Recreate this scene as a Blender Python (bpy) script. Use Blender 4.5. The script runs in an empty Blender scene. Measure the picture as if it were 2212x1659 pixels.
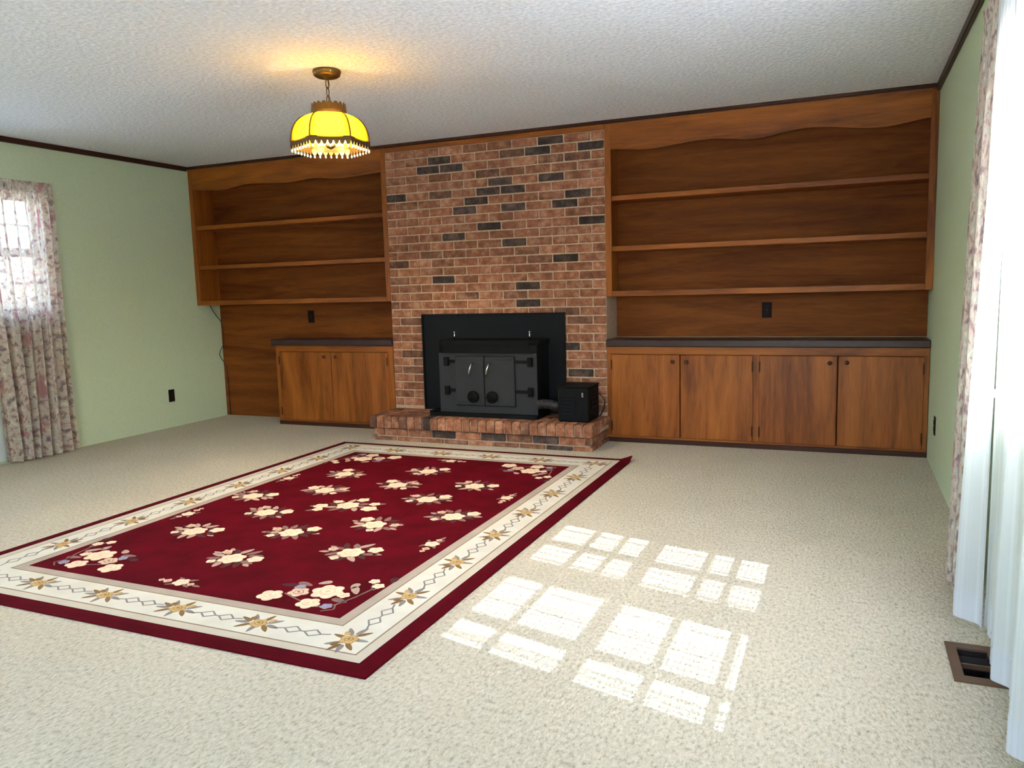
import bpy, bmesh, math, random
from mathutils import Vector, Matrix

random.seed(7)
scene = bpy.context.scene
COL = scene.collection

# ------------------------------------------------------------------ camera
CAM = (-0.518, -6.188, 1.214)
YAW, PITCH, ROLL, FPX = 0.40429, -0.12150, -0.02737, 1696.6
fw = Vector((-math.sin(YAW) * math.cos(PITCH), math.cos(YAW) * math.cos(PITCH), math.sin(PITCH)))
rt = Vector((math.cos(YAW), math.sin(YAW), 0))
up = rt.cross(fw)
r2 = rt * math.cos(ROLL) + up * math.sin(ROLL)
u2 = up * math.cos(ROLL) - rt * math.sin(ROLL)
cam_d = bpy.data.cameras.new('camera')
cam_d.sensor_fit = 'HORIZONTAL'
cam_d.sensor_width = 36.0
cam_d.lens = FPX / 2212 * 36.0
cam_d.clip_start = 0.02
cam = bpy.data.objects.new('camera', cam_d)
COL.objects.link(cam)
M = Matrix((r2, u2, -fw)).transposed().to_4x4()
M.translation = CAM
cam.matrix_world = M
scene.camera = cam

# ------------------------------------------------------------------ light and exposure
SUN_DIR = Vector((-0.96, 0.248, -1.0)).normalized()
world = bpy.data.worlds.new('sky')
scene.world = world
world.use_nodes = True
wn = world.node_tree.nodes
wl = world.node_tree.links
wn.clear()
sky = wn.new('ShaderNodeTexSky')
sky.sky_type = 'NISHITA'
sky.sun_disc = False
sky.sun_elevation = math.radians(45)
sky.sun_rotation = math.atan2(0.96, -0.248)
sky.dust_density = 3.0
hsv = wn.new('ShaderNodeHueSaturation')
hsv.inputs['Saturation'].default_value = 1.0
bgd = wn.new('ShaderNodeBackground')
bgd.inputs['Strength'].default_value = 1.3
wo = wn.new('ShaderNodeOutputWorld')
wl.new(sky.outputs[0], hsv.inputs['Color'])
wl.new(hsv.outputs[0], bgd.inputs['Color'])
wl.new(bgd.outputs[0], wo.inputs['Surface'])

sun_d = bpy.data.lights.new('sun', 'SUN')
sun_d.energy = 26.0
sun_d.angle = math.radians(0.3)
sun_d.color = (0.82, 0.95, 1.16)
sun = bpy.data.objects.new('sun', sun_d)
COL.objects.link(sun)
sun.location = (8, -6, 9)
sun.rotation_euler = SUN_DIR.to_track_quat('-Z', 'Y').to_euler()

vs = scene.view_settings
vs.view_transform = 'Standard'
vs.look = 'None'
vs.exposure = 2.15
vs.gamma = 1.0
vs.use_curve_mapping = False
scene.cycles.transparent_max_bounces = 24
scene.cycles.max_bounces = 9
scene.cycles.diffuse_bounces = 5
scene.cycles.sample_clamp_indirect = 8.0
scene.cycles.use_denoising = True

# ------------------------------------------------------------------ helpers
def srgb(r, g, b):
    def f(c):
        c /= 255.0
        return c / 12.92 if c <= 0.04045 else ((c + 0.055) / 1.055) ** 2.4
    return (f(r), f(g), f(b), 1.0)

MATS = {}
def new_mat(name):
    m = bpy.data.materials.new(name)
    m.use_nodes = True
    nt = m.node_tree
    b = nt.nodes['Principled BSDF']
    MATS[name] = m
    return m, nt, b

def plain(name, col, rough=0.5, metal=0.0, spec=0.5, bump=0.0, bscale=80, var=0.0):
    m, nt, b = new_mat(name)
    b.inputs['Base Color'].default_value = col
    b.inputs['Roughness'].default_value = rough
    b.inputs['Metallic'].default_value = metal
    b.inputs['Specular IOR Level'].default_value = spec
    if bump or var:
        tc = nt.nodes.new('ShaderNodeTexCoord')
        nz = nt.nodes.new('ShaderNodeTexNoise')
        nz.inputs['Scale'].default_value = bscale
        nz.inputs['Detail'].default_value = 4
        nt.links.new(tc.outputs['Object'], nz.inputs['Vector'])
        if bump:
            bp = nt.nodes.new('ShaderNodeBump')
            bp.inputs['Strength'].default_value = bump
            bp.inputs['Distance'].default_value = 0.004
            nt.links.new(nz.outputs['Fac'], bp.inputs['Height'])
            nt.links.new(bp.outputs[0], b.inputs['Normal'])
        if var:
            mx = nt.nodes.new('ShaderNodeMix')
            mx.data_type = 'RGBA'
            mx.inputs[6].default_value = tuple(c * (1 - var) for c in col[:3]) + (1,)
            mx.inputs[7].default_value = tuple(min(1, c * (1 + var)) for c in col[:3]) + (1,)
            nt.links.new(nz.outputs['Fac'], mx.inputs[0])
            nt.links.new(mx.outputs[2], b.inputs['Base Color'])
    return m

def wood(name, dark, light, axis, rough=0.42, spec=0.28):
    """plywood / stained timber with the grain running along one axis of the object"""
    m, nt, b = new_mat(name)
    N, L = nt.nodes, nt.links
    tc = N.new('ShaderNodeTexCoord')
    oi = N.new('ShaderNodeObjectInfo')
    mp = N.new('ShaderNodeMapping')
    s = [9.0, 9.0, 9.0]
    s['xyz'.index(axis)] = 0.9
    mp.inputs['Scale'].default_value = s
    va = N.new('ShaderNodeVectorMath')
    va.operation = 'ADD'
    mm = N.new('ShaderNodeMath')
    mm.operation = 'MULTIPLY'
    mm.inputs[1].default_value = 40.0
    L.new(oi.outputs['Random'], mm.inputs[0])
    L.new(tc.outputs['Object'], mp.inputs['Vector'])
    L.new(mp.outputs[0], va.inputs[0])
    L.new(mm.outputs[0], va.inputs[1])
    n1 = N.new('ShaderNodeTexNoise')
    n1.inputs['Scale'].default_value = 0.8
    n1.inputs['Detail'].default_value = 5
    n1.inputs['Distortion'].default_value = 1.4
    L.new(va.outputs[0], n1.inputs['Vector'])
    n2 = N.new('ShaderNodeTexNoise')
    n2.inputs['Scale'].default_value = 9.0
    n2.inputs['Detail'].default_value = 3
    L.new(va.outputs[0], n2.inputs['Vector'])
    ad = N.new('ShaderNodeMath')
    ad.operation = 'MULTIPLY_ADD'
    ad.inputs[1].default_value = 0.35
    L.new(n2.outputs['Fac'], ad.inputs[0])
    L.new(n1.outputs['Fac'], ad.inputs[2])
    cr = N.new('ShaderNodeValToRGB')
    cr.color_ramp.elements[0].position = 0.42
    cr.color_ramp.elements[0].color = dark
    cr.color_ramp.elements[1].position = 0.92
    cr.color_ramp.elements[1].color = light
    L.new(ad.outputs[0], cr.inputs[0])
    L.new(cr.outputs[0], b.inputs['Base Color'])
    b.inputs['Roughness'].default_value = rough
    b.inputs['Specular IOR Level'].default_value = spec
    bp = N.new('ShaderNodeBump')
    bp.inputs['Strength'].default_value = 0.08
    bp.inputs['Distance'].default_value = 0.002
    L.new(n2.outputs['Fac'], bp.inputs['Height'])
    L.new(bp.outputs[0], b.inputs['Normal'])
    return m

def empty(name, loc, label=None, cat=None, group=None, kind=None, parent=None):
    o = bpy.data.objects.new(name, None)
    o.empty_display_size = 0.1
    COL.objects.link(o)
    if parent is not None:
        o.parent = parent
        o.location = Vector(loc) - parent['_w']
    else:
        o.location = loc
    tag(o, label, cat, group, kind)
    WORLD[o.name] = Vector(loc)
    return o

WORLD = {}
def tag(o, label=None, cat=None, group=None, kind=None):
    if label: o['label'] = label
    if cat: o['category'] = cat
    if group: o['group'] = group
    if kind: o['kind'] = kind
    return o

def link(name, me, mats, loc, parent=None, smooth=False):
    """link a mesh object whose origin is at the world point loc"""
    o = bpy.data.objects.new(name, me)
    COL.objects.link(o)
    if mats is not None:
        if not isinstance(mats, (list, tuple)): mats = [mats]
        if not me.materials:
            for m in mats: me.materials.append(m)
    loc = Vector(loc)
    if parent is not None:
        o.parent = parent
        o.location = loc - WORLD[parent.name]
    else:
        o.location = loc
    WORLD[o.name] = loc
    if smooth:
        for p in me.polygons: p.use_smooth = True
    return o

class MB:
    """collects shapes in world coordinates, built into one mesh object"""
    def __init__(s):
        s.v, s.f, s.m = [], [], []
        s.cur = 0
    def add(s, vs_, fs):
        o = len(s.v)
        s.v += [tuple(v) for v in vs_]
        s.f += [tuple(i + o for i in f) for f in fs]
        s.m += [s.cur] * len(fs)
        return s
    def box(s, x0, x1, y0, y1, z0, z1):
        if x0 > x1: x0, x1 = x1, x0
        if y0 > y1: y0, y1 = y1, y0
        if z0 > z1: z0, z1 = z1, z0
        return s.add([(x0,y0,z0),(x1,y0,z0),(x1,y1,z0),(x0,y1,z0),(x0,y0,z1),(x1,y0,z1),(x1,y1,z1),(x0,y1,z1)],
                     [(3,2,1,0),(4,5,6,7),(0,1,5,4),(1,2,6,5),(2,3,7,6),(3,0,4,7)])
    def cbox(s, x0, x1, y0, y1, z0, z1, c=0.004):
        """box with chamfered edges"""
        bm = bmesh.new()
        bmesh.ops.create_cube(bm, size=1.0)
        for v in bm.verts:
            v.co = Vector(((x0+x1)/2 + v.co.x*abs(x1-x0), (y0+y1)/2 + v.co.y*abs(y1-y0), (z0+z1)/2 + v.co.z*abs(z1-z0)))
        bmesh.ops.bevel(bm, geom=bm.edges[:], offset=c, segments=1, affect='EDGES', profile=0.5)
        bm.verts.index_update()
        s.add([v.co[:] for v in bm.verts], [[v.index for v in f.verts] for f in bm.faces])
        bm.free()
        return s
    def prism(s, poly, a, b, axis):
        """poly of 2-D points extruded along an axis between a and b"""
        n = len(poly)
        def P(p, t):
            return {'x': (t, p[0], p[1]), 'y': (p[0], t, p[1]), 'z': (p[0], p[1], t)}[axis]
        vs_ = [P(p, a) for p in poly] + [P(p, b) for p in poly]
        fs = [tuple(range(n))[::-1], tuple(range(n, 2*n))]
        fs += [(i, (i+1) % n, n + (i+1) % n, n + i) for i in range(n)]
        return s.add(vs_, fs)
    def tube(s, pts, r, n=8, cap=True, radii=None):
        pts = [Vector(p) for p in pts]
        vs_, fs = [], []
        prev = None
        for i, p in enumerate(pts):
            t = (pts[min(i+1, len(pts)-1)] - pts[max(i-1, 0)]).normalized()
            if prev is None:
                a = t.orthogonal().normalized()
            else:
                a = (prev - t * prev.dot(t)).normalized()
            prev = a
            bb = t.cross(a)
            rr = radii[i] if radii else r
            for k in range(n):
                th = 2*math.pi*k/n
                vs_.append(p + (a*math.cos(th) + bb*math.sin(th))*rr)
        for i in range(len(pts)-1):
            for k in range(n):
                fs.append((i*n+k, i*n+(k+1) % n, (i+1)*n+(k+1) % n, (i+1)*n+k))
        if cap:
            fs.append(tuple(range(n))[::-1])
            fs.append(tuple(range((len(pts)-1)*n, len(pts)*n)))
        return s.add(vs_, fs)
    def lathe(s, prof, c, n=24, axis='z'):
        """profile of (radius, height) turned about an axis through c"""
        vs_, fs = [], []
        for r, h in prof:
            for k in range(n):
                th = 2*math.pi*k/n
                a, b_ = r*math.cos(th), r*math.sin(th)
                vs_.append({'z': (c[0]+a, c[1]+b_, c[2]+h), 'y': (c[0]+a, c[1]+h, c[2]+b_), 'x': (c[0]+h, c[1]+a, c[2]+b_)}[axis])
        for i in range(len(prof)-1):
            for k in range(n):
                fs.append((i*n+k, i*n+(k+1) % n, (i+1)*n+(k+1) % n, (i+1)*n+k))
        if prof[0][0] > 1e-6: fs.append(tuple(range(n))[::-1])
        if prof[-1][0] > 1e-6: fs.append(tuple(range((len(prof)-1)*n, len(prof)*n)))
        return s.add(vs_, fs)
    def build(s, name, mats, parent=None, smooth=False, loc=None):
        xs = list(zip(*s.v))
        if loc is None:
            loc = Vector([(min(a)+max(a))/2 for a in xs])
        loc = Vector(loc)
        me = bpy.data.meshes.new(name)
        me.from_pydata([(x-loc.x, y-loc.y, z-loc.z) for x, y, z in s.v], [], s.f)
        if not isinstance(mats, (list, tuple)): mats = [mats]
        for m in mats: me.materials.append(m)
        if len(mats) > 1:
            me.polygons.foreach_set('material_index', s.m)
        bm = bmesh.new()
        bm.from_mesh(me)
        bmesh.ops.recalc_face_normals(bm, faces=bm.faces[:])
        bm.to_mesh(me)
        bm.free()
        return link(name, me, None, loc, parent, smooth)

def box_obj(name, dims, mat, parent=None, c=0.003):
    b = MB()
    if c: b.cbox(*dims, c)
    else: b.box(*dims)
    return b.build(name, mat, parent)

# ------------------------------------------------------------------ materials
def mat_noise_surface(name, c0, c1, scale, rough, bump, bdist, pos=(0.3, 0.7), detail=3, spec=0.3, second=None):
    m, nt, b = new_mat(name)
    N, L = nt.nodes, nt.links
    tc = N.new('ShaderNodeTexCoord')
    nz = N.new('ShaderNodeTexNoise')
    nz.inputs['Scale'].default_value = scale
    nz.inputs['Detail'].default_value = detail
    L.new(tc.outputs['Object'], nz.inputs['Vector'])
    cr = N.new('ShaderNodeValToRGB')
    cr.color_ramp.elements[0].position, cr.color_ramp.elements[0].color = pos[0], c0
    cr.color_ramp.elements[1].position, cr.color_ramp.elements[1].color = pos[1], c1
    L.new(nz.outputs['Fac'], cr.inputs[0])
    L.new(cr.outputs[0], b.inputs['Base Color'])
    b.inputs['Roughness'].default_value = rough
    b.inputs['Specular IOR Level'].default_value = spec
    bp = N.new('ShaderNodeBump')
    bp.inputs['Strength'].default_value = bump
    bp.inputs['Distance'].default_value = bdist
    L.new(nz.outputs['Fac'], bp.inputs['Height'])
    L.new(bp.outputs[0], b.inputs['Normal'])
    return m

M_WALL = mat_noise_surface('sage_green_paint', srgb(190, 203, 168), srgb(197, 209, 176), 60, 0.75, 0.15, 0.002)
M_CEIL = mat_noise_surface('textured_ceiling', srgb(222, 225, 230), srgb(242, 245, 250), 45, 0.9, 0.8, 0.012, pos=(0.35, 0.65), detail=4)

def carpet():
    m, nt, b = new_mat('berber_carpet')
    N, L = nt.nodes, nt.links
    tc = N.new('ShaderNodeTexCoord')
    mp = N.new('ShaderNodeMapping')
    mp.inputs['Scale'].default_value = (1.0, 0.55, 1.0)
    L.new(tc.outputs['Object'], mp.inputs['Vector'])
    v = N.new('ShaderNodeTexVoronoi')
    v.inputs['Scale'].default_value = 125
    L.new(mp.outputs[0], v.inputs['Vector'])
    n1 = N.new('ShaderNodeTexNoise')
    n1.inputs['Scale'].default_value = 85
    n1.inputs['Detail'].default_value = 5
    n1.inputs['Roughness'].default_value = 0.7
    L.new(mp.outputs[0], n1.inputs['Vector'])
    n2 = N.new('ShaderNodeTexNoise')
    n2.inputs['Scale'].default_value = 1.3
    n2.inputs['Detail'].default_value = 2
    L.new(tc.outputs['Object'], n2.inputs['Vector'])
    cr = N.new('ShaderNodeValToRGB')
    e = cr.color_ramp.elements
    e[0].position, e[0].color = 0.30, srgb(138, 127, 107)
    e[1].position, e[1].color = 0.62, srgb(210, 199, 177)
    e.new(0.46).color = srgb(192, 180, 155)
    L.new(n1.outputs['Fac'], cr.inputs[0])
    mx = N.new('ShaderNodeMix')
    mx.data_type = 'RGBA'
    mx.blend_type = 'MULTIPLY'
    mx.inputs[0].default_value = 0.35
    cr2 = N.new('ShaderNodeValToRGB')
    cr2.color_ramp.elements[0].position, cr2.color_ramp.elements[0].color = 0.3, (0.75, 0.74, 0.7, 1)
    cr2.color_ramp.elements[1].position, cr2.color_ramp.elements[1].color = 0.7, (1, 1, 1, 1)
    L.new(n2.outputs['Fac'], cr2.inputs[0])
    L.new(cr.outputs[0], mx.inputs[6])
    L.new(cr2.outputs[0], mx.inputs[7])
    L.new(mx.outputs[2], b.inputs['Base Color'])
    b.inputs['Roughness'].default_value = 0.95
    b.inputs['Specular IOR Level'].default_value = 0.1
    b.inputs['Sheen Weight'].default_value = 0.15
    bp = N.new('ShaderNodeBump')
    bp.inputs['Strength'].default_value = 0.7
    bp.inputs['Distance'].default_value = 0.006
    ad = N.new('ShaderNodeMath')
    ad.operation = 'SUBTRACT'
    L.new(n1.outputs['Fac'], ad.inputs[0])
    L.new(v.outputs['Distance'], ad.inputs[1])
    L.new(ad.outputs[0], bp.inputs['Height'])
    L.new(bp.outputs[0], b.inputs['Normal'])
    return m
M_CARPET = carpet()

W_D, W_L = srgb(98, 44, 8), srgb(168, 96, 32)
M_WOODX = wood('stained_wood_grain_across', W_D, W_L, 'x')
M_WOODZ = wood('stained_wood_grain_upright', W_D, W_L, 'z')
M_WOODY = wood('stained_wood_grain_deep', W_D, W_L, 'y')
M_PANEL = wood('dark_backing_plywood', srgb(92, 44, 14), srgb(138, 76, 28), 'x', rough=0.6, spec=0.15)
M_TRIM = wood('dark_trim_wood', srgb(48, 24, 14), srgb(74, 38, 22), 'x', rough=0.4)
M_TRIMY = wood('dark_trim_wood_deep', srgb(40, 20, 14), srgb(62, 32, 20), 'y', rough=0.4)
M_COUNTER = plain('dark_laminate_top', srgb(56, 38, 38), 0.35, spec=0.35, var=0.25, bscale=30)
M_KNOB = plain('dark_wooden_knob', srgb(70, 32, 14), 0.35)
M_HINGE = plain('aged_brass_hinge', srgb(82, 50, 22), 0.4, 0.7)
M_WHITE = plain('white_window_paint', srgb(232, 230, 224), 0.45)
M_BLIND = plain('white_blind_slat', srgb(235, 233, 228), 0.4)
M_OUTLET = plain('dark_brown_plastic', srgb(30, 21, 19), 0.6, spec=0.15)
M_SLOT = plain('black_slot', srgb(8, 8, 8), 0.5)
M_IRON = plain('matt_black_iron', srgb(9, 10, 11), 0.7, 0.0, 0.15, bump=0.15, bscale=150, var=0.3)
M_IRON2 = plain('blackened_steel_plate', srgb(8, 11, 15), 0.65, 0.0, 0.2, bump=0.08, bscale=60, var=0.25)
M_DOORIRON = plain('worn_grey_iron', srgb(40, 40, 42), 0.55, 0.1, 0.3, bump=0.15, bscale=120, var=0.25)
M_CHROME = plain('bright_chrome', srgb(220, 220, 222), 0.15, 1.0)
M_BRASS = plain('antique_brass', srgb(112, 86, 44), 0.38, 0.85, var=0.2, bscale=25)
M_CABLE = plain('black_cable', srgb(20, 22, 22), 0.5)
M_VENT = plain('brown_register_metal', srgb(104, 76, 54), 0.45, 0.3)
M_DUCT = plain('dark_duct_metal', srgb(34, 22, 16), 0.6, 0.4)
M_MORTAR = mat_noise_surface('sandy_mortar', srgb(170, 140, 114), srgb(202, 172, 145), 70, 0.95, 0.5, 0.003)
M_GROUND = plain('grey_bounce_ground', srgb(128, 130, 122), 0.95, var=0.3, bscale=3)

def brick_mat(name, c0, c1, c2):
    m, nt, b = new_mat(name)
    N, L = nt.nodes, nt.links
    tc = N.new('ShaderNodeTexCoord')
    oi = N.new('ShaderNodeObjectInfo')
    va = N.new('ShaderNodeVectorMath')
    va.operation = 'ADD'
    ml = N.new('ShaderNodeMath')
    ml.operation = 'MULTIPLY'
    ml.inputs[1].default_value = 50
    L.new(oi.outputs['Random'], ml.inputs[0])
    L.new(tc.outputs['Object'], va.inputs[0])
    L.new(ml.outputs[0], va.inputs[1])
    n1 = N.new('ShaderNodeTexNoise')
    n1.inputs['Scale'].default_value = 14
    n1.inputs['Detail'].default_value = 6
    n1.inputs['Roughness'].default_value = 0.7
    L.new(va.outputs[0], n1.inputs['Vector'])
    cr = N.new('ShaderNodeValToRGB')
    e = cr.color_ramp.elements
    e[0].position, e[0].color = 0.34, c0
    e[1].position, e[1].color = 0.66, c2
    e.new(0.5).color = c1
    L.new(n1.outputs['Fac'], cr.inputs[0])
    hs = N.new('ShaderNodeHueSaturation')
    mr = N.new('ShaderNodeMapRange')
    mr.inputs['To Min'].default_value = 0.72
    mr.inputs['To Max'].default_value = 1.18
    L.new(oi.outputs['Random'], mr.inputs[0])
    L.new(mr.outputs[0], hs.inputs['Value'])
    L.new(cr.outputs[0], hs.inputs['Color'])
    L.new(hs.outputs[0], b.inputs['Base Color'])
    b.inputs['Roughness'].default_value = 0.9
    b.inputs['Specular IOR Level'].default_value = 0.2
    bp = N.new('ShaderNodeBump')
    bp.inputs['Strength'].default_value = 0.6
    bp.inputs['Distance'].default_value = 0.004
    L.new(n1.outputs['Fac'], bp.inputs['Height'])
    L.new(bp.outputs[0], b.inputs['Normal'])
    return m
M_BRICK = brick_mat('red_brick', srgb(116, 72, 52), srgb(150, 98, 72), srgb(184, 136, 108))
M_BRICKMID = brick_mat('brown_brick', srgb(84, 60, 48), srgb(120, 82, 64), srgb(160, 116, 92))
M_BRICKDARK = brick_mat('charred_dark_brick', srgb(54, 44, 42), srgb(74, 60, 55), srgb(108, 86, 75))

def glass_mat():
    m, nt, b = new_mat('window_glass')
    N, L = nt.nodes, nt.links
    N.remove(b)
    tr = N.new('ShaderNodeBsdfTransparent')
    gl = N.new('ShaderNodeBsdfGlossy')
    gl.inputs['Roughness'].default_value = 0.02
    mx = N.new('ShaderNodeMixShader')
    mx.inputs[0].default_value = 0.05
    L.new(tr.outputs[0], mx.inputs[1])
    L.new(gl.outputs[0], mx.inputs[2])
    L.new(mx.outputs[0], N['Material Output'].inputs[0])
    return m
M_GLASS = glass_mat()

def sheer_mat(open_=0.10):
    m, nt, b = new_mat('white_sheer_voile')
    N, L = nt.nodes, nt.links
    N.remove(b)
    tr = N.new('ShaderNodeBsdfTransparent')
    df = N.new('ShaderNodeBsdfDiffuse')
    df.inputs['Color'].default_value = srgb(240, 241, 246)
    tl = N.new('ShaderNodeBsdfTranslucent')
    tl.inputs['Color'].default_value = srgb(240, 242, 248)
    m1 = N.new('ShaderNodeMixShader')
    m1.inputs[0].default_value = 0.55
    # upright denser bands, added to put dark streaks in the sun patch
    uv = N.new('ShaderNodeUVMap')
    mp = N.new('ShaderNodeMapping')
    mp.inputs['Scale'].default_value = (46.0, 0.35, 1.0)
    nz = N.new('ShaderNodeTexNoise')
    nz.inputs['Scale'].default_value = 1.0
    nz.inputs['Detail'].default_value = 2.0
    L.new(uv.outputs[0], mp.inputs['Vector'])
    L.new(mp.outputs[0], nz.inputs['Vector'])
    mr = N.new('ShaderNodeMapRange')
    mr.inputs['From Min'].default_value = 0.40
    mr.inputs['From Max'].default_value = 0.52
    mr.inputs['To Min'].default_value = 1.0 - open_*0.25
    mr.inputs['To Max'].default_value = 1.0 - open_
    L.new(nz.outputs['Fac'], mr.inputs[0])
    m2 = N.new('ShaderNodeMixShader')
    L.new(mr.outputs[0], m2.inputs[0])
    L.new(df.outputs[0], m1.inputs[1])
    L.new(tl.outputs[0], m1.inputs[2])
    L.new(tr.outputs[0], m2.inputs[1])
    L.new(m1.outputs[0], m2.inputs[2])
    L.new(m2.outputs[0], N['Material Output'].inputs[0])
    return m
M_SHEER = sheer_mat()

def drape_mat():
    m, nt, b = new_mat('faded_floral_drape')
    N, L = nt.nodes, nt.links
    N.remove(b)
    uv = N.new('ShaderNodeUVMap')
    mp = N.new('ShaderNodeMapping')
    L.new(uv.outputs[0], mp.inputs['Vector'])
    n1 = N.new('ShaderNodeTexNoise')
    n1.inputs['Scale'].default_value = 24
    n1.inputs['Detail'].default_value = 5
    n1.inputs['Distortion'].default_value = 0.4
    L.new(mp.outputs[0], n1.inputs['Vector'])
    cr = N.new('ShaderNodeValToRGB')
    e = cr.color_ramp.elements
    e[0].position, e[0].color = 0.30, srgb(128, 114, 120)
    e[1].position, e[1].color = 0.66, srgb(234, 216, 198)
    e.new(0.42).color = srgb(172, 150, 142)
    e.new(0.5).color = srgb(216, 194, 178)
    e.new(0.58).color = srgb(186, 190, 176)
    L.new(n1.outputs['Fac'], cr.inputs[0])
    n2 = N.new('ShaderNodeTexNoise')
    n2.inputs['Scale'].default_value = 5.5
    n2.inputs['Detail'].default_value = 3
    L.new(mp.outputs[0], n2.inputs['Vector'])
    c2 = N.new('ShaderNodeValToRGB')
    c2.color_ramp.elements[0].position, c2.color_ramp.elements[0].color = 0.58, (0, 0, 0, 1)
    c2.color_ramp.elements[1].position, c2.color_ramp.elements[1].color = 0.68, (1, 1, 1, 1)
    L.new(n2.outputs['Fac'], c2.inputs[0])
    mx = N.new('ShaderNodeMix')
    mx.data_type = 'RGBA'
    mx.inputs[7].default_value = srgb(178, 132, 130)
    L.new(c2.outputs[0], mx.inputs[0])
    L.new(cr.outputs[0], mx.inputs[6])
    df = N.new('ShaderNodeBsdfDiffuse')
    tl = N.new('ShaderNodeBsdfTranslucent')
    L.new(mx.outputs[2], df.inputs['Color'])
    L.new(mx.outputs[2], tl.inputs['Color'])
    tr = N.new('ShaderNodeBsdfTransparent')
    m1 = N.new('ShaderNodeMixShader')
    m1.inputs[0].default_value = 0.3
    L.new(df.outputs[0], m1.inputs[1])
    L.new(tl.outputs[0], m1.inputs[2])
    m2 = N.new('ShaderNodeMixShader')
    m2.inputs[0].default_value = 0.045
    L.new(m1.outputs[0], m2.inputs[1])
    L.new(tr.outputs[0], m2.inputs[2])
    L.new(m2.outputs[0], N['Material Output'].inputs[0])
    return m
M_DRAPE = drape_mat()

# ------------------------------------------------------------------ room shell
XL, XR = -6.345, 0.0
YB, YF = 0.0, -7.9
H = 2.44
D = 0.31            # depth of the built-ins and of the chimney breast
T = 0.14            # wall thickness

def holed(u0, u1, v0, v1, holes):
    """rectangles covering [u0,u1]x[v0,v1] minus holes (ua,ub,va,vb)"""
    us = sorted({u0, u1} | {h[0] for h in holes} | {h[1] for h in holes})
    vs_ = sorted({v0, v1} | {h[2] for h in holes} | {h[3] for h in holes})
    for i in range(len(us)-1):
        for j in range(len(vs_)-1):
            cu, cv = (us[i]+us[i+1])/2, (vs_[j]+vs_[j+1])/2
            if not any(h[0] < cu < h[1] and h[2] < cv < h[3] for h in holes):
                yield us[i], us[i+1], vs_[j], vs_[j+1]

VENT = (-0.165, -0.075, -3.575, -3.375)
b = MB()
for x0, x1, y0, y1 in holed(XL-T, XR+T, YF-T, YB+T, [VENT]):
    b.box(x0, x1, y0, y1, -0.12, 0.0)
tag(b.build('floor', M_CARPET, loc=(0, 0, 0)), kind='structure', label='beige looped carpet covering the whole floor')
b = MB()
b.box(XL-T, XR+T, YF-T, YB+T, H, H+0.12)
tag(b.build('ceiling', M_CEIL, loc=(0, 0, H)), kind='structure', label='off-white textured ceiling over the room')
b = MB()
b.box(XL-T, XR+T, YB, YB+T, 0, H)
tag(b.build('wall_back', M_WALL, loc=(0, 0, 0)), kind='structure', label='back wall behind the bookcases and chimney')

# window openings: right wall pair and left wall window, added unseen glass door in the left wall
WA = (-3.56, -2.94, 0.80, 2.06)
WB = (-4.40, -3.68, 0.80, 2.06)
WL = (-3.05, -1.84, 1.10, 2.04)
DR = (-6.5, -5.1, 0.0, 2.08)
b = MB()
for y0, y1, z0, z1 in holed(YF, YB, 0, H, [WA, WB]):
    b.box(XR, XR+T, y0, y1, z0, z1)
tag(b.build('wall_right', M_WALL, loc=(0, 0, 0)), kind='structure', label='sage green wall with the sunlit windows')
b = MB()
for y0, y1, z0, z1 in holed(YF, YB, 0, H, [WL, DR]):
    b.box(XL-T, XL, y0, y1, z0, z1)
tag(b.build('wall_left', M_WALL, loc=(0, 0, 0)), kind='structure', label='sage green wall with one curtained window')
WR = (-2.1, -0.2, 0.85, 2.05)
b = MB()
for x0, x1, z0, z1 in holed(XL, XR, 0, H, [WR]):
    b.box(x0, x1, YF-T, YF, z0, z1)
tag(b.build('wall_rear', M_WALL, loc=(0, 0, 0)), kind='structure', label='sage green wall behind the viewer')
b = MB()
b.box(-40, 40, -40, 40, -0.6, -0.5)  # unseen grey slab added to bounce daylight up to the ceiling
tag(b.build('ground', M_GROUND, loc=(0, 0, -0.5)), kind='structure', label='unseen grey ground added outside to bounce daylight')

# dark trim along the ceiling
box_obj('trim_1', (XL, XL+0.022, YF, -D-0.02, H-0.042, H), M_TRIMY, c=0.004)
box_obj('trim_2', (XR-0.022, XR, YF, -D-0.02, H-0.05, H), M_TRIMY, c=0.004)
box_obj('trim_3', (XL, XR, -D-0.018, -D, H-0.024, H), M_TRIM, c=0.004)
box_obj('trim_4', (-4.148, -2.227, -D-0.008, -D+0.03, H-0.066, H-0.0245), M_WOODX, c=0.003)
for n, l in (('trim_1', 'dark wooden strip along the left wall at the ceiling'), ('trim_2', 'dark wooden strip along the right wall at the ceiling'),
             ('trim_3', 'dark wooden strip along the ceiling above bookcases and bricks'), ('trim_4', 'brown wooden board topping the brick chimney')):
    tag(bpy.data.objects[n], label=l, kind='structure')

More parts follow.
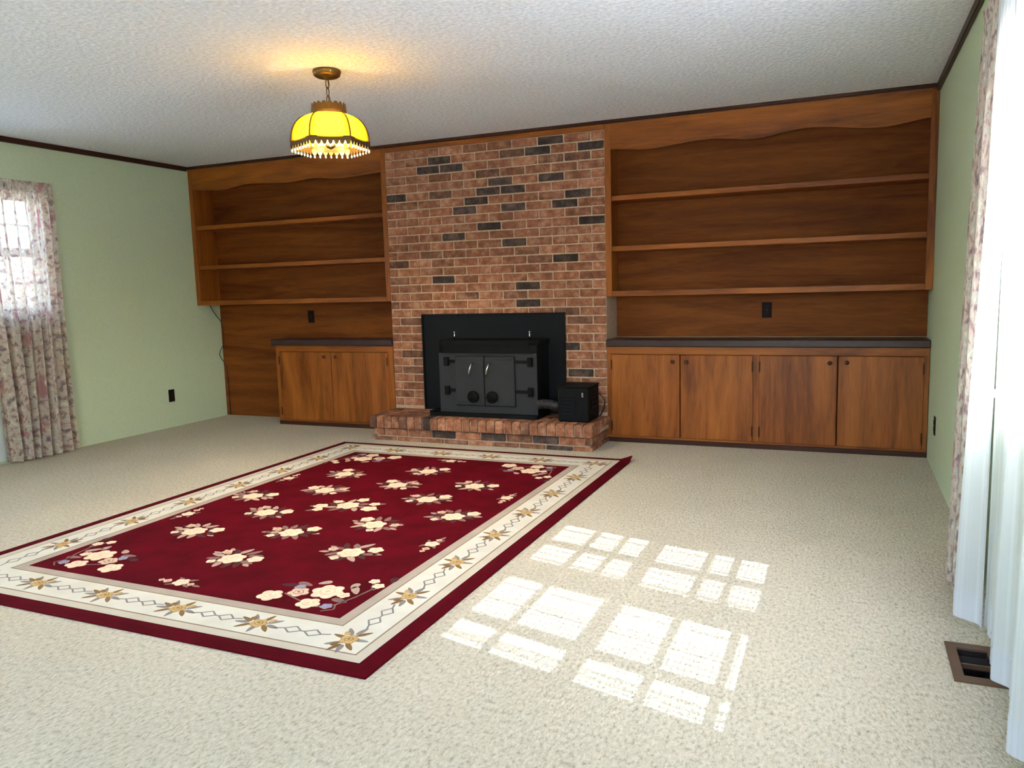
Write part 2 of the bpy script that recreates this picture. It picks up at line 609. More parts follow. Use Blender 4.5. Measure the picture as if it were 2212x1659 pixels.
# ------------------------------------------------------------------ windows
def window(name, label, side, y0, y1, z0, z1, sashes, thick=0.03):
    """side +1: right wall, -1: left wall. sashes: list of (za, zb, [muntin z], [muntin y], x)"""
    xw = XR if side > 0 else XL
    X = lambda d: xw + side * d          # d metres outward from the inner wall face
    w = empty(name, (X(0), (y0+y1)/2, z0), label=label, kind='structure')
    b = MB()
    f = 0.02
    b.box(X(-0.012), X(T), y0, y0+f, z0, z1).box(X(-0.012), X(T), y1-f, y1, z0, z1)
    b.box(X(-0.012), X(T), y0+f, y1-f, z1-f, z1).box(X(0.0), X(T), y0+f, y1-f, z0, z0+f)
    b.build('window_frame', M_WHITE, w)
    box_obj('window_sill', (X(-0.03), X(-0.001), y0-0.03, y1+0.03, z0-0.02, z0+0.004), M_WHITE, w)
    for za, zb, mz, my, d in sashes:
        ya, yb = y0+f, y1-f
        s = 0.022
        b = MB()
        b.box(X(d), X(d+thick), ya, ya+s, za, zb).box(X(d), X(d+thick), yb-s, yb, za, zb)
        b.box(X(d), X(d+thick), ya+s, yb-s, za, za+0.04).box(X(d), X(d+thick), ya+s, yb-s, zb-0.035, zb)
        sh = b.build('sash', M_WHITE, w)
        ys = [ya+s] + [v for q, hw in my for v in (q-hw, q+hw)] + [yb-s]
        zs = [za+0.04] + [v for q, hw in mz for v in (q-hw, q+hw)] + [zb-0.035]
        for q, hw in my:
            box_obj('muntin', (X(d+0.004), X(d+thick-0.004), q-hw, q+hw, za+0.04, zb-0.035), M_WHITE, sh, c=0)
        for q, hw in mz:
            for k in range(0, len(ys), 2):
                box_obj('muntin', (X(d+0.005), X(d+thick-0.005), ys[k], ys[k+1], q-hw, q+hw), M_WHITE, sh, c=0)
        for i in range(0, len(ys), 2):
            for k in range(0, len(zs), 2):
                pane = box_obj('pane', (X(d+thick/2-0.0015), X(d+thick/2+0.0015), ys[i], ys[i+1], zs[k], zs[k+1]), M_GLASS, sh, c=0)
    return w

MZ = 0.009
window('window_1', 'twin window half behind the white sheer, nearer the bookcase', 1, *WA,
       [(0.82, 1.44, [(1.035, MZ), (1.16, MZ)], [(-3.245, 0.02)], 0.045), (1.455, 2.04, [(1.635, MZ), (1.79, MZ)], [(-3.245, 0.02)], 0.08)])
window('window_2', 'twin window half behind the white sheer, nearer the viewer', 1, *WB,
       [(0.82, 1.44, [(0.945, MZ), (1.165, MZ)], [(-4.155, 0.035)], 0.045), (1.455, 2.04, [(1.79, MZ)], [(-4.155, 0.035)], 0.08)])
yL = [(-2.145, 0.01), (-2.445, 0.022), (-2.745, 0.01)]
window('window_3', 'window behind the floral drape on the left wall', -1, *WL,
       [(1.12, 1.59, [(1.355, 0.01)], yL, 0.04), (1.585, 2.02, [(1.80, 0.01)], yL, 0.075)])
# unseen glass door added in the left wall to let in more daylight
d = empty('added_door_1', (XL, (DR[0]+DR[1])/2, 0), label='unseen sliding glass door added in the left wall for daylight', kind='structure')
b = MB()
b.box(XL-T, XL+0.01, DR[0], DR[0]+0.05, 0, DR[3]).box(XL-T, XL+0.01, DR[1]-0.05, DR[1], 0, DR[3])
b.box(XL-T, XL+0.01, DR[0]+0.05, DR[1]-0.05, DR[3]-0.05, DR[3])
b.build('door_frame', M_WHITE, d)
ym = (DR[0]+DR[1])/2
for y0, y1, dx in ((DR[0]+0.05, ym+0.03, 0.03), (ym-0.03, DR[1]-0.05, 0.08)):
    b = MB()
    x0, x1 = XL-dx-0.035, XL-dx
    b.box(x0, x1, y0, y0+0.06, 0, DR[3]-0.05).box(x0, x1, y1-0.06, y1, 0, DR[3]-0.05)
    b.box(x0, x1, y0+0.06, y1-0.06, 0, 0.08).box(x0, x1, y0+0.06, y1-0.06, DR[3]-0.11, DR[3]-0.05)
    lf = b.build('door_leaf', M_WHITE, d)
    box_obj('pane', (x0+0.014, x0+0.02, y0+0.06, y1-0.06, 0.08, DR[3]-0.11), M_GLASS, lf, c=0)

# unseen window added in the rear wall to brighten the room
w = empty('added_window_4', ((WR[0]+WR[1])/2, YF, WR[2]), label='unseen window added in the rear wall for daylight', kind='structure')
b = MB()
for x0, x1, z0, z1 in holed(WR[0], WR[1], WR[2], WR[3], [(WR[0]+0.05, -1.17, WR[2]+0.05, WR[3]-0.05), (-1.13, WR[1]-0.05, WR[2]+0.05, WR[3]-0.05)]):
    b.box(x0, x1, YF-T, YF+0.01, z0, z1)
b.build('window_frame', M_WHITE, w)
for x0, x1 in ((WR[0]+0.05, -1.17), (-1.13, WR[1]-0.05)):
    box_obj('pane', (x0, x1, YF-0.07, YF-0.066, WR[2]+0.05, WR[3]-0.05), M_GLASS, w, c=0)

# daylight enters through the openings: portals guide the sky light
def portal(name, loc, rot, sx, sy):
    l = bpy.data.lights.new(name, 'AREA')
    l.shape = 'RECTANGLE'
    l.size, l.size_y = sx, sy
    l.cycles.is_portal = True
    o = bpy.data.objects.new(name, l)
    COL.objects.link(o)
    o.location = loc
    o.rotation_euler = rot
portal('sky_portal', (XR+T+0.02, -3.67, 1.43), (0, math.radians(90), 0), 1.3, 1.5)
portal('sky_portal', (XL-T-0.02, -2.445, 1.57), (0, math.radians(-90), 0), 0.96, 1.24)
portal('sky_portal', ((WR[0]+WR[1])/2, YF-T-0.02, 1.45), (math.radians(90), 0, 0), 2.0, 1.2)
portal('sky_portal', (XL-T-0.02, (DR[0]+DR[1])/2, 1.04), (0, math.radians(-90), 0), 2.1, 1.4)

# ------------------------------------------------------------------ mini blinds in the right windows
def blind(label, y0, y1):
    xb = -0.004 + 0.024
    r = empty('mini_blind', (xb, (y0+y1)/2, 2.0), label=label, cat='blind', group='mini blinds in the twin window')
    box_obj('headrail', (xb-0.013, xb+0.013, y0, y1, 2.012, 2.036), M_BLIND, r, c=0.002)
    th = math.radians(39)
    w2 = 0.0125
    me = bpy.data.meshes.new('slat')
    dx, dz = w2*math.cos(th), w2*math.sin(th)
    L = (y1-y0)/2 - 0.004
    t = 0.0005
    prof = [(-dx, -dz), (0, 0.0018), (dx, dz), (dx, dz-t), (0, 0.0018-t*2), (-dx, -dz-t)]
    n = len(prof)
    me.from_pydata([(x, -L, z) for x, z in prof] + [(x, L, z) for x, z in prof], [],
                   [tuple(range(n)), tuple(range(n, 2*n))[::-1]] + [(i, n+i, n+(i+1) % n, (i+1) % n) for i in range(n)])
    me.materials.append(M_BLIND)
    z = 1.995
    while z > 0.86:
        link('slat', me, None, (xb, (y0+y1)/2, z), r)
        z -= 0.0215
    box_obj('bottom_rail', (xb-0.012, xb+0.012, y0+0.003, y1-0.003, 0.835, 0.849), M_BLIND, r, c=0.002)
    for f in (0.12, 0.37, 0.63, 0.88):
        yy = y0 + (y1-y0)*f
        MB().box(xb-0.0135, xb-0.0125, yy-0.004, yy+0.004, 0.849, 2.012).build('ladder_cord', M_BLIND, r)
blind('white mini blind over the window nearer the bookcase', -3.535, -2.965)
blind('white mini blind over the window nearer the viewer', -4.375, -3.705)

# ------------------------------------------------------------------ curtains
def spline(pts, t):
    """piecewise smooth interpolation of (key, value) points"""
    pts = sorted(pts)
    if t <= pts[0][0]: return pts[0][1]
    if t >= pts[-1][0]: return pts[-1][1]
    for i in range(len(pts)-1):
        if pts[i][0] <= t <= pts[i+1][0]:
            f = (t-pts[i][0])/(pts[i+1][0]-pts[i][0])
            f = f*f*(3-2*f)
            return pts[i][1] + (pts[i+1][1]-pts[i][1])*f

def cloth(name, path, z0, z1, mat, parent=None, nz=40, label=None, cat=None, group=None, thick=0.0012, uvseed=0.0):
    """path(s, h) -> (x, y) for s in 0..1 along the cloth, h in 0..1 from hem to header"""
    ns = 160
    vs_, fs, uvs = [], [], []
    for j in range(nz+1):
        h = j/nz
        for i in range(ns+1):
            x, y = path(i/ns, h)
            vs_.append((x, y, z0 + (z1-z0)*h))
            uvs.append((i/ns*1.6 + uvseed, h*(z1-z0) + uvseed*0.7))
    for j in range(nz):
        for i in range(ns):
            a = j*(ns+1)+i
            fs.append((a, a+1, a+ns+2, a+ns+1))
    xs = list(zip(*vs_))
    loc = Vector(((min(xs[0])+max(xs[0]))/2, (min(xs[1])+max(xs[1]))/2, z0))
    me = bpy.data.meshes.new(name)
    me.from_pydata([(x-loc.x, y-loc.y, z-loc.z) for x, y, z in vs_], [], fs)
    uvl = me.uv_layers.new(name='UVMap')
    for lp in me.loops:
        uvl.data[lp.index].uv = uvs[lp.vertex_index]
    me.materials.append(mat)
    o = link(name, me, None, loc, parent, True)
    tag(o, label, cat, group)
    return o

# right sheers: deep folds, fuller at the hem
P1 = [(-2.66, -0.045), (-2.84, -0.046), (-2.97, -0.10), (-3.15, -0.147), (-3.225, -0.085), (-3.26, -0.078)]
P2 = [(-3.22, -0.06), (-3.4, -0.062), (-3.55, -0.085), (-3.63, -0.102), (-3.675, -0.066), (-3.8, -0.062), (-3.92, -0.095), (-4.02, -0.12), (-4.09, -0.075), (-4.2, -0.065), (-4.3, -0.08), (-4.36, -0.06)]
def sheer_path(P, ya, yb, ph):
    def f(s, h):
        y = ya + (yb-ya)*s
        x = spline(P, y)
        k = max(0.0, min(1.0, (h-0.05)/0.95))
        q = max(0.0, min(1.0, (-2.86-y)/0.08))
        xt = -0.041 - 0.018*q + (0.002+0.004*q)*math.sin(y*95+ph)
        x = x*(1-k**1.3) + xt*k**1.3
        x += 0.004*math.sin(y*60+ph)*(1-h) + 0.003*math.sin(y*23+ph*2)*(1-h)
        return min(x, -0.037), y
    return f
s1 = cloth('sheer_curtain', sheer_path(P1, -2.66, -3.26, 0.3), 0.03, 2.15, M_SHEER, label='white sheer panel beside the far floral drape, right window', cat='curtain', group='sheer curtains')
s2 = cloth('sheer_curtain', sheer_path(P2, -3.22, -4.40, 1.7), 0.03, 2.15, M_SHEER, label='white sheer panel hanging behind the floor register', cat='curtain', group='sheer curtains')
def hem(parent, P, ya, yb, ph):
    f = sheer_path(P, ya, yb, ph)
    for sgn, nm in ((-1, 'hem'),):
        cloth(nm, lambda s_, h: (f(s_, h*0.05)[0] - 0.0015, f(s_, h*0.05)[1]), 0.03, 0.125, M_SHEER, parent, nz=3)
hem(s1, P1, -2.66, -3.26, 0.3)
hem(s2, P2, -3.22, -4.40, 1.7)

def drape(name, label, ya, yb, xtop, xbot, z0, z1, folds, amp, seed, side):
    """floral drape on a rod with a ruffled heading; side +1 right wall (folds toward -x)"""
    r = empty(name, ((xtop+xbot)/2, (ya+yb)/2, z0), label=label, cat='curtain', group='floral drapes')
    rnd = random.Random(seed)
    phs = [rnd.uniform(-0.6, 0.6) for _ in range(40)]
    def path(s, h, a=amp):
        y = ya + (yb-ya)*s
        w = math.sin(2*math.pi*folds*s + phs[int(s*folds) % 40]*0.3)
        w2 = math.sin(2*math.pi*folds*2.6*s + 1.0)
        k = 1-h
        x = xtop + (xbot-xtop)*k**0.7
        x += side * a * (0.45 + 0.55*k) * w + 0.25*a*w2
        y += (yb-ya)*0.04*math.sin(3*h + s*5)*k
        return x, y
    cloth('drape_cloth', path, z0, z1-0.045, M_DRAPE, r, uvseed=seed)
    def ruffle(s, h):
        x, y = path(s, 1.0, amp*0.5)
        q = 0.010*math.sin(2*math.pi*folds*3.1*s)*(0.3+1.2*abs(h-0.35))
        return x + q, y
    cloth('ruffled_heading', ruffle, z1-0.05, z1+0.03, M_DRAPE, r, nz=8, uvseed=seed+3)
    return r
drape('floral_drape', 'faded floral drape hanging beside the right wall outlet', -2.61, -2.93, -0.062, -0.105, 0.02, 2.16, 3.5, 0.022, 1, 1)
drape('floral_drape', 'faded floral drape at the lower right picture edge', -4.36, -4.74, -0.062, -0.145, 0.02, 2.16, 3.5, 0.022, 2, 1)
dl = drape('floral_drape', 'faded floral drape on the left wall, lit through by its window', -1.80, -2.39, XL+0.075, XL+0.105, 0.02, 2.09, 6.5, 0.046, 3, -1)
def left_sheer(s, h):
    y = -2.30 - 0.5*s
    return XL + 0.045 + 0.006*math.sin(y*60) , y
cloth('sheer_curtain', left_sheer, 0.03, 2.05, M_SHEER, label='white sheer beside the floral drape on the left wall', cat='curtain', group='sheer curtains')
def rod(label, x, y0, y1, z, xw):
    r = empty('curtain_rod', (x, (y0+y1)/2, z), label=label, cat='rod', group='curtain rods')
    MB().tube([(x, y0, z), (x, y1, z)], 0.006, 8).build('rod_tube', M_WHITE, r, True)
    for yy in (y0, y1):
        MB().box(min(x, xw), max(x, xw), yy-0.006, yy+0.006, z-0.012, z+0.012).build('bracket', M_WHITE, r)
rod('white curtain rod above the twin right windows', -0.029, -4.76, -2.60, 2.135, XR)
rod('white curtain rod above the left wall window', XL+0.022, -3.12, -1.795, 2.07, XL)

# ------------------------------------------------------------------ bricks
PITCH_Z, PITCH_X = 0.0694, 0.2165
BH, BL = 0.0585, 0.2055
brick_cache = {}
def brick_mesh(sx, sy, sz, var):
    key = (round(sx, 3), round(sy, 3), round(sz, 3), var)
    if key not in brick_cache:
        rnd = random.Random(str(key))
        b = MB().cbox(-sx/2, sx/2, -sy/2, sy/2, -sz/2, sz/2, 0.004)
        b.v = [(x+rnd.uniform(-.0015, .0015), y+rnd.uniform(-.001, .001), z+rnd.uniform(-.0012, .0012)) for x, y, z in b.v]
        me = bpy.data.meshes.new('brick')
        me.from_pydata(b.v, [], b.f)
        me.materials.append(M_BRICK)
        brick_cache[key] = me
    return brick_cache[key]
rb = random.Random(21)
def put_brick(cx, cy, cz, sx, sy, sz, parent, mat):
    o = link('brick', brick_mesh(sx, sy, sz, rb.randrange(3)), None, (cx, cy + rb.uniform(-.0015, .0015), cz), parent)
    if mat is not M_BRICK:
        o.material_slots[0].link = 'OBJECT'
        o.material_slots[0].material = mat
    return o

DARK = {(33, -2.653), (32, -3.617), (32, -2.776), (32, -2.331), (31, -3.742), (31, -3.521), (29, -3.096), (29, -2.659), (28, -3.198), (28, -2.985),
        (27, -3.306), (27, -2.441), (26, -2.980), (26, -2.538), (26, -3.411), (24, -3.187), (24, -2.331), (23, -3.518), (20, -2.547), (18, -3.617),
        (17, -2.880), (15, -2.884), (10, -2.499), (7, -2.445), (22, -2.993), (28, -4.051)}
MID = {(32, -2.953), (31, -2.468), (31, -2.708), (28, -3.65), (21, -2.882), (21, -3.736), (20, -4.013), (18, -4.048), (16, -2.956), (15, -4.099),
       (13, -2.428), (13, -4.001), (13, -3.886), (8, -3.891), (7, -4.01), (7, -3.952), (19, -4.05), (11, -4.05)}
def is_in(S, r, x):
    return any(r == a and abs(x-c) < 0.08 for a, c in S)

CX0, CX1 = -4.148, -2.227
ch = empty('brick_chimney', ((CX0+CX1)/2, -D/2, 0), label='red brick chimney breast rising between the two bookcases', cat='chimney')
INS = (-3.80, -2.60, 0.98)
b = MB()
yf = -D + 0.004
for x0, x1, z0, z1 in holed(CX0, CX1, 0, H-0.03, [(-3.45, -2.95, 0.21, 0.80)]):
    b.box(x0, x1, yf, -0.002, z0, z1)
b.build('mortar_bed', M_MORTAR, ch)
for r in range(2, 34):
    cz = 0.049 + PITCH_Z*r
    k0 = -3.306 if r % 2 else -3.198
    for k in range(-6, 8):
        cx = k0 + PITCH_X*k
        a, e = max(CX0+0.003, cx-BL/2), min(CX1-0.003, cx+BL/2)
        if e - a < 0.02: continue
        z0, z1 = cz-BH/2, cz+BH/2
        if z0 < 0.205: continue
        if z1 < INS[2] and a > INS[0]-0.0 and e < INS[1]+0.0: continue
        mat = M_BRICKDARK if is_in(DARK, r, cx) else M_BRICKMID if (is_in(MID, r, cx) or rb.random() < 0.07) else M_BRICK
        put_brick((a+e)/2, -D-0.004+0.03, cz, round(e-a, 3), 0.06, BH, ch, mat)

# hearth
HX0, HX1, HY = -4.125, -2.205, -0.775
he = empty('brick_hearth', ((HX0+HX1)/2, -0.54, 0), label='raised red brick hearth in front of the stove', cat='hearth')
MB().box(HX0+0.045, HX1-0.03, HY+0.04, -D-0.010, 0.0, 0.108).box(HX0+0.012, HX1-0.012, HY+0.015, -D-0.010, 0.108, 0.19).build('mortar_core', M_MORTAR, he)
# two courses of stretchers below
for row, (z0, z1, off) in enumerate(((0.0, 0.031, 0.0), (0.043, 0.1, 0.108))):
    x = HX0 + 0.03 - off
    i = 0
    while x < HX1 - 0.02:
        a, e = max(x, HX0+0.03), min(x+BL, HX1-0.012)
        if e - a > 0.03:
            mat = M_BRICKDARK if (row == 1 and i in (3, 5, 7)) or (row == 0 and i == 7) else M_BRICKMID if rb.random() < 0.2 else M_BRICK
            put_brick((a+e)/2, HY+0.027+0.05, (z0+z1)/2, round(e-a, 3), 0.1, z1-z0, he, mat)
        x += PITCH_X
        i += 1
    for side in (0, 1):
        xx = HX0+0.03+0.045 if side == 0 else HX1-0.012-0.045
        for y0 in (-0.64, -0.425):
            put_brick(xx, y0 if row else y0+0.04, (z0+z1)/2, 0.09, 0.195, z1-z0, he, M_BRICK)
# rowlock lip along the front edge
n = 27
pw = (HX1-HX0)/n
for i in range(n):
    x = HX0 + pw*(i+0.5)
    put_brick(x, HY+0.1, 0.1545, round(pw-0.0105, 3), 0.2, 0.096, he, M_BRICKDARK if i in (7,) else M_BRICKMID if rb.random() < 0.22 else M_BRICK)
# paving behind the lip
for row, yc in enumerate((HY+0.2+0.012+0.0475, HY+0.2+0.012+0.095+0.012+0.0475, -0.348)):
    dep = 0.095 if row < 2 else 0.055
    x = HX0 - (0.108 if row % 2 else 0)
    while x < HX1:
        a, e = max(x, HX0), min(x+BL, HX1)
        if e - a > 0.03:
            put_brick((a+e)/2, yc, 0.172, round(e-a, 3), dep, 0.058, he, M_BRICKMID if rb.random() < 0.3 else M_BRICK)
        x += PITCH_X

# ------------------------------------------------------------------ bookcases
def valance(name, pts, x0, x1, parent):
    poly = []
    n = 60
    for i in range(n+1):
        x = x0 + (x1-x0)*i/n
        poly.append((x, spline(pts, x)))
    poly += [(x1, H-0.026), (x0, H-0.026)]
    b = MB()
    # strip of quads so that the wavy edge stays clean
    top = H-0.026
    vs_, fs = [], []
    for yy in (-D, -D+0.02):
        for i in range(n+1):
            vs_.append((poly[i][0], yy, poly[i][1]))
            vs_.append((poly[i][0], yy, top))
    m = 2*(n+1)
    for i in range(n):
        a = 2*i
        fs += [(a, a+2, a+3, a+1), (m+a, m+a+1, m+a+3, m+a+2), (a, m+a, m+a+2, a+2), (a+1, a+3, m+a+3, m+a+1)]
    fs += [(0, 1, m+1, m), (2*n, m+2*n, m+2*n+1, 2*n+1)]
    b.add(vs_, fs)
    return b.build(name, M_WOODX, parent)

Z1 = 1.128
SHELVES = (1.886, 1.508)
def bookcase(label, x0, x1, sl, sr, vpts, panel_to, stile_l=0.048, stile_r=0.046):
    r = empty('bookcase', ((x0+x1)/2, -D/2, Z1), label=label, cat='bookcase', group='built-in bookcases')
    f = 0.02
    box_obj('stile', (x0, x0+stile_l, -D, -D+f, Z1, H-0.026), M_WOODZ, r, c=0.002)
    box_obj('stile', (x1-stile_r, x1, -D, -D+f, Z1, H-0.026), M_WOODZ, r, c=0.002)
    valance('valance', vpts, x0+stile_l, x1-stile_r, r)
    box_obj('side_panel', (x0, x0+0.018, -D+f, -0.012, Z1, H-0.026), M_WOODZ, r, c=0.001)
    box_obj('side_panel', (x1-0.018, x1, -D+f, -0.012, Z1, H-0.026), M_WOODZ, r, c=0.001)
    box_obj('back_panel', (x0, x1, -0.012, -0.001, panel_to, H-0.026), M_PANEL, r, c=0.001)
    for z in SHELVES:
        box_obj('shelf', (x0+0.019, x1-0.019, -D+0.022, -0.013, z-0.037, z), M_WOODX, r, c=0.002)
    box_obj('bottom_shelf', (x0+stile_l, x1-stile_r, -D, -0.013, Z1, Z1+0.042), M_WOODX, r, c=0.002)
    return r
bookcase('empty built-in bookcase on the right, with scalloped top board', -2.226, -0.001, 0.05, 0.046,
         [(-2.18, 2.226), (-1.9, 2.203), (-1.45, 2.233), (-1.155, 2.205), (-0.79, 2.243), (-0.34, 2.200), (-0.02, 2.232)], 0.80)
bookcase('dim empty built-in bookcase on the left behind the hanging lamp', XL+0.001, -4.149, 0.045, 0.043,
         [(-6.3, 2.222), (-5.93, 2.200), (-5.63, 2.233), (-5.18, 2.208), (-4.91, 2.228), (-4.6, 2.203), (-4.19, 2.222)], 0.005)

def base_cabinet(label, x0, x1, doors, knobs, mids):
    r = empty('base_cabinet', ((x0+x1)/2, -D/2, 0), label=label, cat='cabinet', group='built-in base cabinets')
    b = MB()
    b.box(x0, x0+0.018, -D+0.02, -0.014, 0.05, 0.744).box(x1-0.018, x1, -D+0.02, -0.014, 0.05, 0.744)
    b.box(x0+0.018, x1-0.018, -0.026, -0.014, 0.05, 0.744).box(x0+0.018, x1-0.018, -D+0.02, -0.026, 0.05, 0.068)
    b.build('carcass', M_WOODZ, r)
    box_obj('top_rail', (x0, x1, -D, -D+0.02, 0.686, 0.744), M_WOODX, r, c=0.002)
    box_obj('bottom_rail', (x0, x1, -D, -D+0.02, 0.035, 0.056), M_WOODX, r, c=0.001)
    box_obj('toe_board', (x0, x1, -D-0.006, -D+0.03, 0.0, 0.0345), M_TRIM, r, c=0.002)
    for a, e in mids:
        box_obj('stile', (a, e, -D, -D+0.02, 0.056, 0.686), M_WOODZ, r, c=0.001)
    for (a, e), (kx, kz), hx in zip(doors, knobs[0], knobs[1]):
        dr = box_obj('door', (a, e, -D-0.012, -D+0.008, 0.052, 0.684), M_WOODZ, r, c=0.004)
        MB().lathe([(0.0, -0.024), (0.011, -0.022), (0.0155, -0.015), (0.013, -0.008), (0.007, -0.004), (0.007, 0.0)], (kx, -D-0.012, kz), 14, 'y').build('knob', M_KNOB, dr, True)
        for hz in (0.605, 0.13):
            b = MB()
            b.box(hx-0.006, hx+0.006, -D-0.0165, -D-0.0122, hz-0.032, hz+0.032)
            b.tube([(hx, -D-0.0165, hz-0.04), (hx, -D-0.0165, hz+0.04)], 0.0045, 6)
            b.build('hinge', M_HINGE, dr)
    return r
base_cabinet('four-door wooden base cabinet below the right bookcase', -2.226, -0.004,
             [(-2.190, -1.661), (-1.655, -1.134), (-1.092, -0.571), (-0.565, -0.033)],
             ([(-1.712, 0.633), (-1.609, 0.633), (-0.620, 0.637), (-0.511, 0.641)], [-2.186, -1.138, -1.088, -0.038]),
             [(-2.226, -2.186), (-1.138, -1.088), (-0.037, -0.004)])
base_cabinet('two-door wooden base cabinet below the left bookcase', -5.425, -4.155,
             [(-5.385, -4.808), (-4.802, -4.205)],
             ([(-4.869, 0.642), (-4.745, 0.642)], [-5.381, -4.209]),
             [(-5.425, -5.381), (-4.209, -4.155)])
tag(box_obj('countertop', (-2.226, -0.002, -D-0.025, -0.013, 0.746, 0.797), M_COUNTER, c=0.005), 'dark laminate counter on the four-door cabinet', 'countertop', 'laminate counters')
tag(box_obj('countertop', (-5.46, -4.152, -D-0.025, -0.013, 0.746, 0.797), M_COUNTER, c=0.005), 'dark laminate counter on the two-door cabinet', 'countertop', 'laminate counters')

# outlets
def outlet(label, c, n, white=False):
    """c centre on the wall face, n outward axis: '-y', '+x', '-x'"""
    r = empty('wall_outlet', c, label=label, cat='outlet', group='electrical outlets')
    def bx(u0, u1, z0, z1, d0, d1):
        x, y, z = c
        if n == '-y': return (x+u0, x+u1, y-d1, y-d0, z+z0, z+z1)
        if n == '+x': return (x+d0, x+d1, y+u0, y+u1, z+z0, z+z1)
        return (x-d1, x-d0, y+u0, y+u1, z+z0, z+z1)
    box_obj('cover_plate', bx(-0.035, 0.035, -0.0575, 0.0575, 0.0, 0.006), M_OUTLET, r, c=0.002)
    for s in (-1, 1):
        q = box_obj('socket', bx(-0.017, 0.017, s*0.02-0.0145, s*0.02+0.0145, 0.006, 0.009), M_OUTLET, r, c=0.001)
        for t in (-0.007, 0.005):
            box_obj('slot', bx(t, t+0.0025, s*0.02-0.003, s*0.02+0.007, 0.009, 0.0094), M_SLOT, q, c=0)
    box_obj('screw', bx(-0.003, 0.003, -0.003, 0.003, 0.006, 0.0075), M_BRASS, r, c=0)
outlet('dark outlet on the left green wall', (XL, -0.712, 0.298), '+x')
outlet('dark outlet on the right green wall near the four-door cabinet', (XR, -0.76, 0.297), '-x')
outlet('dark outlet on the wood panel above the four-door cabinet', (-1.07, -0.012, 1.0), '-y')
outlet('dark outlet on the shadowed panel above the two-door cabinet', (-5.225, -0.012, 0.995), '-y')

# loose cable in the left corner
tag(MB().tube([(XL+0.012, -0.155, 1.127), (XL+0.012, -0.123, 1.075), (XL+0.012, -0.077, 1.015), (XL+0.016, -0.03, 0.965), (XL+0.03, -0.02, 0.9), (XL+0.035, -0.02, 0.80),
               (XL+0.02, -0.022, 0.72), (XL+0.012, -0.055, 0.67), (XL+0.012, -0.074, 0.63), (XL+0.012, -0.054, 0.588), (XL+0.02, -0.022, 0.545), (XL+0.04, -0.018, 0.5), (XL+0.05, -0.018, 0.3), (XL+0.05, -0.018, 0.01)],
              0.0035, 6).build('loose_cable', M_CABLE, smooth=True), 'thin black cable dangling under the left bookcase', 'cable')

# ------------------------------------------------------------------ stove insert
HT = 0.2035
st = empty('stove_insert', (-3.1, -0.45, HT), label='black iron wood stove set into the brick fireplace', cat='stove')
b = MB()
SY = -D - 0.022
for x0, x1, z0, z1 in holed(-3.838, -2.558, HT, 1.014, [(-3.40, -2.85, 0.25, 0.76)]):
    b.box(x0, x1, SY, SY+0.014, z0, z1)
b.build('surround_plate', M_IRON2, st)
b = MB()
fl = 0.012
b.box(-3.838, -2.558, SY-0.014, SY-0.0005, 1.002, 1.014).box(-3.838, -3.826, SY-0.014, SY-0.0005, HT, 1.002).box(-2.570, -2.558, SY-0.014, SY-0.0005, HT, 1.002)
b.build('surround_flange', M_IRON2, st)
FX0, FX1, FY = -3.545, -2.698, -0.60
MB().cbox(FX0, FX1, FY+0.012, SY-0.0005, HT+0.005, 0.775, 0.006).build('firebox', M_IRON, st)
# canopy hood with clipped front corners
MB().prism([(FX0-0.01, SY-0.001), (FX0-0.01, FY+0.03), (FX0+0.05, FY-0.035), (FX1-0.05, FY-0.035), (FX1+0.01, FY+0.03), (FX1+0.01, SY-0.001)], 0.776, 0.812, 'z').build('hood', M_IRON, st)
MB().prism([(FX0, FY+0.01), (FX0+0.05, FY-0.02), (FX1-0.05, FY-0.02), (FX1, FY+0.01)], 0.712, 0.7755, 'z').build('hood_apron', M_IRON, st)
